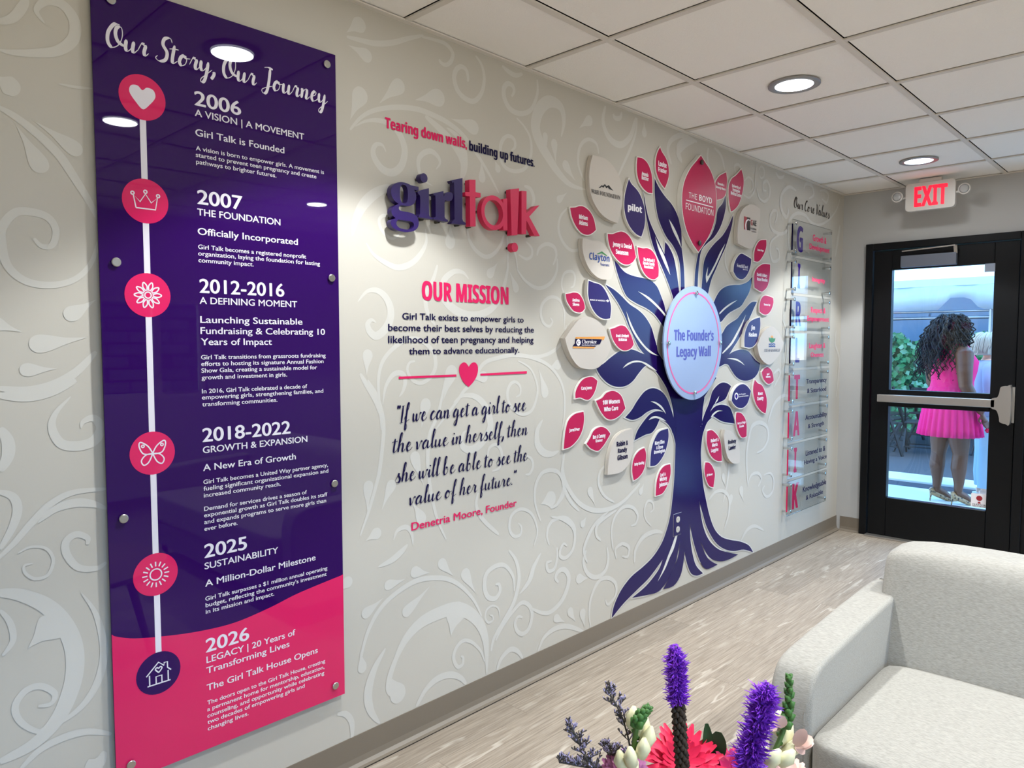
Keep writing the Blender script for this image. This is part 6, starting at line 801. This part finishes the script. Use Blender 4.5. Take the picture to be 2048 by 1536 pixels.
# the woman in the pink dress: seen from behind her right shoulder, looking along the walkway
P1=Person('person with long curly black hair in a hot pink sleeveless dress and leopard heels',(6.63,-.36,-.02),math.radians(-47),1.7); t=P1.t
b=MB()
b.rings([ell(.0,0,.80,.15,.19),ell(-.01,0,.92,.165,.205),ell(0,0,1.02,.15,.185),ell(.005,0,1.10,.14,.17),ell(.02,0,1.2,.155,.175),ell(.025,0,1.28,.16,.18),ell(.0,0,1.36,.115,.185),ell(-.01,0,1.42,.075,.15),ell(-.01,0,1.46,.055,.07)])
b.tube([(-.01,0,1.42),(.0,0,1.50),(.01,0,1.56)],[.058,.052,.055],14); head(b,(.025,0,1.585),1.0)
for s,x in ((-1,.05),(1,-.04)):
    y=s*.09
    b.tube([(0,y,.9),(x*.4,y,.74),(x*.8,y,.55),(x,y,.455),(x-.012,y,.33),(x-.005,y,.2),(x-.01,y,.125)],[.118,.105,.08,.062,.064,.042,.033],14)
    b.tube([(x-.03,y,.105),(x+.0,y,.11),(x+.06,y,.075),(x+.115,y,.03),(x+.17,y,.022)],[.03,.036,.034,.03,.018],12,sq=.8)
b.tube([(-.01,-.15,1.385),(-.02,-.215,1.35),(-.035,-.25,1.2),(-.03,-.262,1.08),(.04,-.27,.95),(.115,-.265,.845)],[.06,.074,.062,.054,.047,.03],14)
hand(b,(.115,-.265,.845),(.35,.05,-.9),(.8,.2,.35),curl=.6)
b.tube([(-.01,.15,1.385),(-.02,.215,1.35),(-.035,.245,1.2),(-.02,.26,1.08),(.06,.262,.95),(.15,.25,.86)],[.06,.074,.062,.054,.047,.03],14)
hand(b,(.15,.25,.86),(.45,-.05,-.85),(.8,-.2,.35),curl=.6)
bd=b.build('body',MSK,t); remesh(bd,.0065)
eyes((.025,0,1.585),t)
def dress():
    n=168; R=[]
    def ring(cx,z,a,b_,pl=0): return ell(cx,0,z,a,b_,n,pl,28)
    for q in ((-.01,1.445,.082,.142),(-.005,1.42,.098,.178),(.003,1.36,.132,.188),(.027,1.28,.176,.19),(.022,1.2,.170,.187),(.008,1.10,.155,.182),(.004,1.05,.160,.188)): R.append(ring(*q))
    for k in range(7):
        u=k/6; R.append(ring(0,1.03-.41*u,.172+.07*u**.8,.205+.06*u**.8,.002+.012*u))
    m=MB().rings(R[::-1],cap=False); o=m.build('dress',MDR,t,True); s=o.modifiers.new('s','SOLIDIFY'); s.thickness=.004; s.offset=1; return o
dr_=dress()
MB().rings([ell(.004,0,z,.163,.190,40) for z in (1.04,1.065)],cap=False).build('waistband',MDR,dr_,True)
b=MB(); rnd=random.Random(21)
b.ball((-.02,0,1.59),.135,20,14,(1,.95,.92))
for k in range(300):
    a=rnd.uniform(0,6.283); e=rnd.uniform(.05,1.15); d=Vector((math.cos(a)*math.cos(e),math.sin(a)*math.cos(e),math.sin(e)))
    if d.x>.75 and e<.5: continue
    p=Vector((-.015,0,1.60))+Vector((d.x*.12,d.y*.11,d.z*.115)); out=Vector((d.x,d.y,0)); out=out.normalized() if out.length>.05 else Vector((-1,0,0))
    L=rnd.uniform(.16,.4) if d.x>.2 else rnd.uniform(.26,.52); pts=[]; ph=rnd.uniform(0,6.28); tw=rnd.uniform(9,13); spread=rnd.uniform(.02,.10)
    for q in range(20):
        u=q/19; c=p+out*(spread*(.35+.65*math.cos(e))*math.sin(min(1,u*1.6)*1.57)+.02)+Vector((-.06*u,0,-L*u**1.05+.035*math.sin(u*3.14)*(1-u))); r=.008+.011*u; ang=ph+tw*u*2.6
        pts.append(c+Vector((math.cos(ang)*r,math.sin(ang)*r,0)))
    b.tube(pts,[.0075*(1-.55*q/19) for q in range(20)],5)
b.build('hair',MHR,t,True)
ML=leopard()
for s,x in ((-1,.05),(1,-.04)):
    y=s*.09
    sh=MB().tube([(x-.065,y,.115),(x-.045,y,.085),(x+.0,y,.066),(x+.06,y,.04),(x+.115,y,.02),(x+.165,y,.014),(x+.205,y,.010)],[.022,.036,.038,.037,.036,.028,.006],14,sq=.62).build('shoe',ML,t,True)
    MB().tube([(x-.055,y,.085),(x-.062,y,.04),(x-.066,y,.0)],[.017,.007,.0045],8).build('heel',ML,sh,True)
P1.done()
# napkin held by her
np_=thing('napkin','crumpled pink paper napkin held in the near hand of the woman in pink','napkin',(6.63,-.36,-.02))
b=MB(); g=[]; rnd=random.Random(2)
for i in range(7):
    for j in range(7): g.append((.155+.015*i-.02*math.sin(j),-.31+.012*j,.70+.012*math.sin(i*1.3+j)+.01*math.cos(j*2.1)-.006*abs(i-3)))
b.add(g,[(i*7+j,i*7+j+1,(i+1)*7+j+1,(i+1)*7+j) for i in range(6) for j in range(6)])
c_,s_=math.cos(math.radians(-47)),math.sin(math.radians(-47)); b.v=[(6.63+c_*x-s_*y,-.36+s_*x+c_*y,z-.02) for x,y,z in b.v]
o=b.build('paper',mat('red napkin','#e0244a',.7,.2),np_,True); q=o.modifiers.new('s','SOLIDIFY'); q.thickness=.002
# the older woman
MSK2=mat('pale skin','#d7a994',.45,.4); MTOP=mat('pale lilac top','#9499b2',.8,.2,bump=(30,.1)); MPNT=mat('pale blue trousers','#8ba3b5',.8,.2,bump=(20,.15)); MWHR=mat('white hair','#b5ab9b',.45,.4); MSAN=mat('white sandal','#d9d6d0',.5,.4)
P2=Person('person with a short white bob, pale lilac top, pale blue trousers and white sandals',(7.3,-.515,-.035),math.radians(-70),1.56); t=P2.t
b=MB()
b.rings([ell(0,0,.80,.12,.16),ell(0,0,.92,.13,.17),ell(.01,0,1.08,.125,.16),ell(.0,0,1.2,.105,.175),ell(-.01,0,1.265,.07,.15),ell(-.01,0,1.31,.05,.07)])
b.tube([(-.01,0,1.27),(.0,0,1.36),(.01,0,1.42)],[.05,.046,.05],14); head(b,(.03,0,1.44),.93)
for s in (-1,1):
    y=s*.085; b.tube([(0,y,.82),(.0,y,.42),(-.005,y,.25),(-.01,y,.075)],[.09,.058,.052,.034],12); b.tube([(-.055,y,.035),(0,y,.045),(.06,y,.03),(.15,y,.02)],[.028,.034,.034,.022],12,sq=.75)
    for q,l in enumerate((.035,.03,.027,.024,.02)): b.tube([(.14,y+s*(-.024+.012*q),.02),(.14+l,y+s*(-.026+.013*q),.018)],[.0095,.008],8)
    b.tube([(-.01,s*.13,1.23),(-.015,s*.19,1.2),(-.02,s*.225,1.06),(-.01,s*.235,.97),(.1,s*.21,.9),(.2,s*.15,.9)],[.05,.055,.045,.042,.036,.026],12); hand(b,(.2,s*.15,.9),(.9,-s*.4,-.1),(0,s*.2,-1),curl=.7,scale=.92)
bd=b.build('body',MSK2,t); remesh(bd,.0065); eyes((.03,0,1.44),t,.93)
b=MB().rings([ell(0,0,.78,.155,.195,40),ell(0,0,.92,.152,.19,40),ell(.012,0,1.08,.145,.18,40),ell(.0,0,1.2,.122,.192,40),ell(-.008,0,1.27,.082,.16,40),ell(-.008,0,1.295,.066,.09,40)],cap=False)
tp_=b.build('top',MTOP,t,True); q=tp_.modifiers.new('s','SOLIDIFY'); q.thickness=.004; q.offset=1
for s in (-1,1): MB().tube([(-.01,s*.12,1.225),(-.015,s*.19,1.2),(-.02,s*.228,1.08),(-.018,s*.234,1.0)],[.062,.068,.062,.058],14,cap=False).build('sleeve',MTOP,tp_,True)
for s in (-1,1):
    y=s*.085; MB().tube([(0,y*.8,.9),(0,y,.8),(.005,y,.6),(.0,y,.42),(-.01,y,.22),(-.01,y,.09)],[.10,.112,.09,.078,.074,.062],18,cap=False).build('trouser_leg',MPNT,t,True)
b=MB().rings([ell(-.005+.035*0,0,1.555,.02,.02),ell(-.01,0,1.55,.06,.055),ell(-.01,0,1.525,.098,.085),ell(-.018,0,1.47,.112,.1),ell(-.035,0,1.42,.105,.105),ell(-.045,0,1.365,.085,.105),ell(-.05,0,1.345,.075,.098)])
rnd=random.Random(5)
for k in range(150):
    a=rnd.uniform(.75,5.53) if k%4 else rnd.uniform(-.7,.7); L=rnd.uniform(.12,.2) if k%4 else .06; p=Vector((-.01+.06*math.cos(a),.055*math.sin(a),1.545)); pts=[]
    for q in range(9):
        u=q/8; pts.append(Vector((-.012-.028*u+(.06+.058*math.sin(min(1,u*1.8)*1.57))*math.cos(a),(.055+.056*math.sin(min(1,u*1.8)*1.57))*math.sin(a),1.55-L*u**1.3+.01*math.sin(a*9))))
    b.tube(pts,[.008*(1-.5*q/8) for q in range(9)],5)
b.build('hair',MWHR,t,True)
for s in (-1,1):
    y=s*.085; sa=MB().prism([(x,z) for x,z in cr([(-.085,.0),(-.06,-.04),(.05,-.045),(.15,-.042),(.185,.0),(.15,.042),(.05,.045),(-.06,.04)],4)],0,.016); sa.v=[(v[0],y+v[2],v[1]) for v in sa.v]; so=sa.build('sandal',MSAN,t)
    for x0,r in ((.10,.036),(.03,.042)): MB().tube([(x0,y-.042,.016),(x0,y-.036,.05-.0*x0),(x0,y,.066),(x0,y+.036,.05),(x0,y+.042,.016)],.009,8).build('strap',MSAN,so,True)
P2.done()
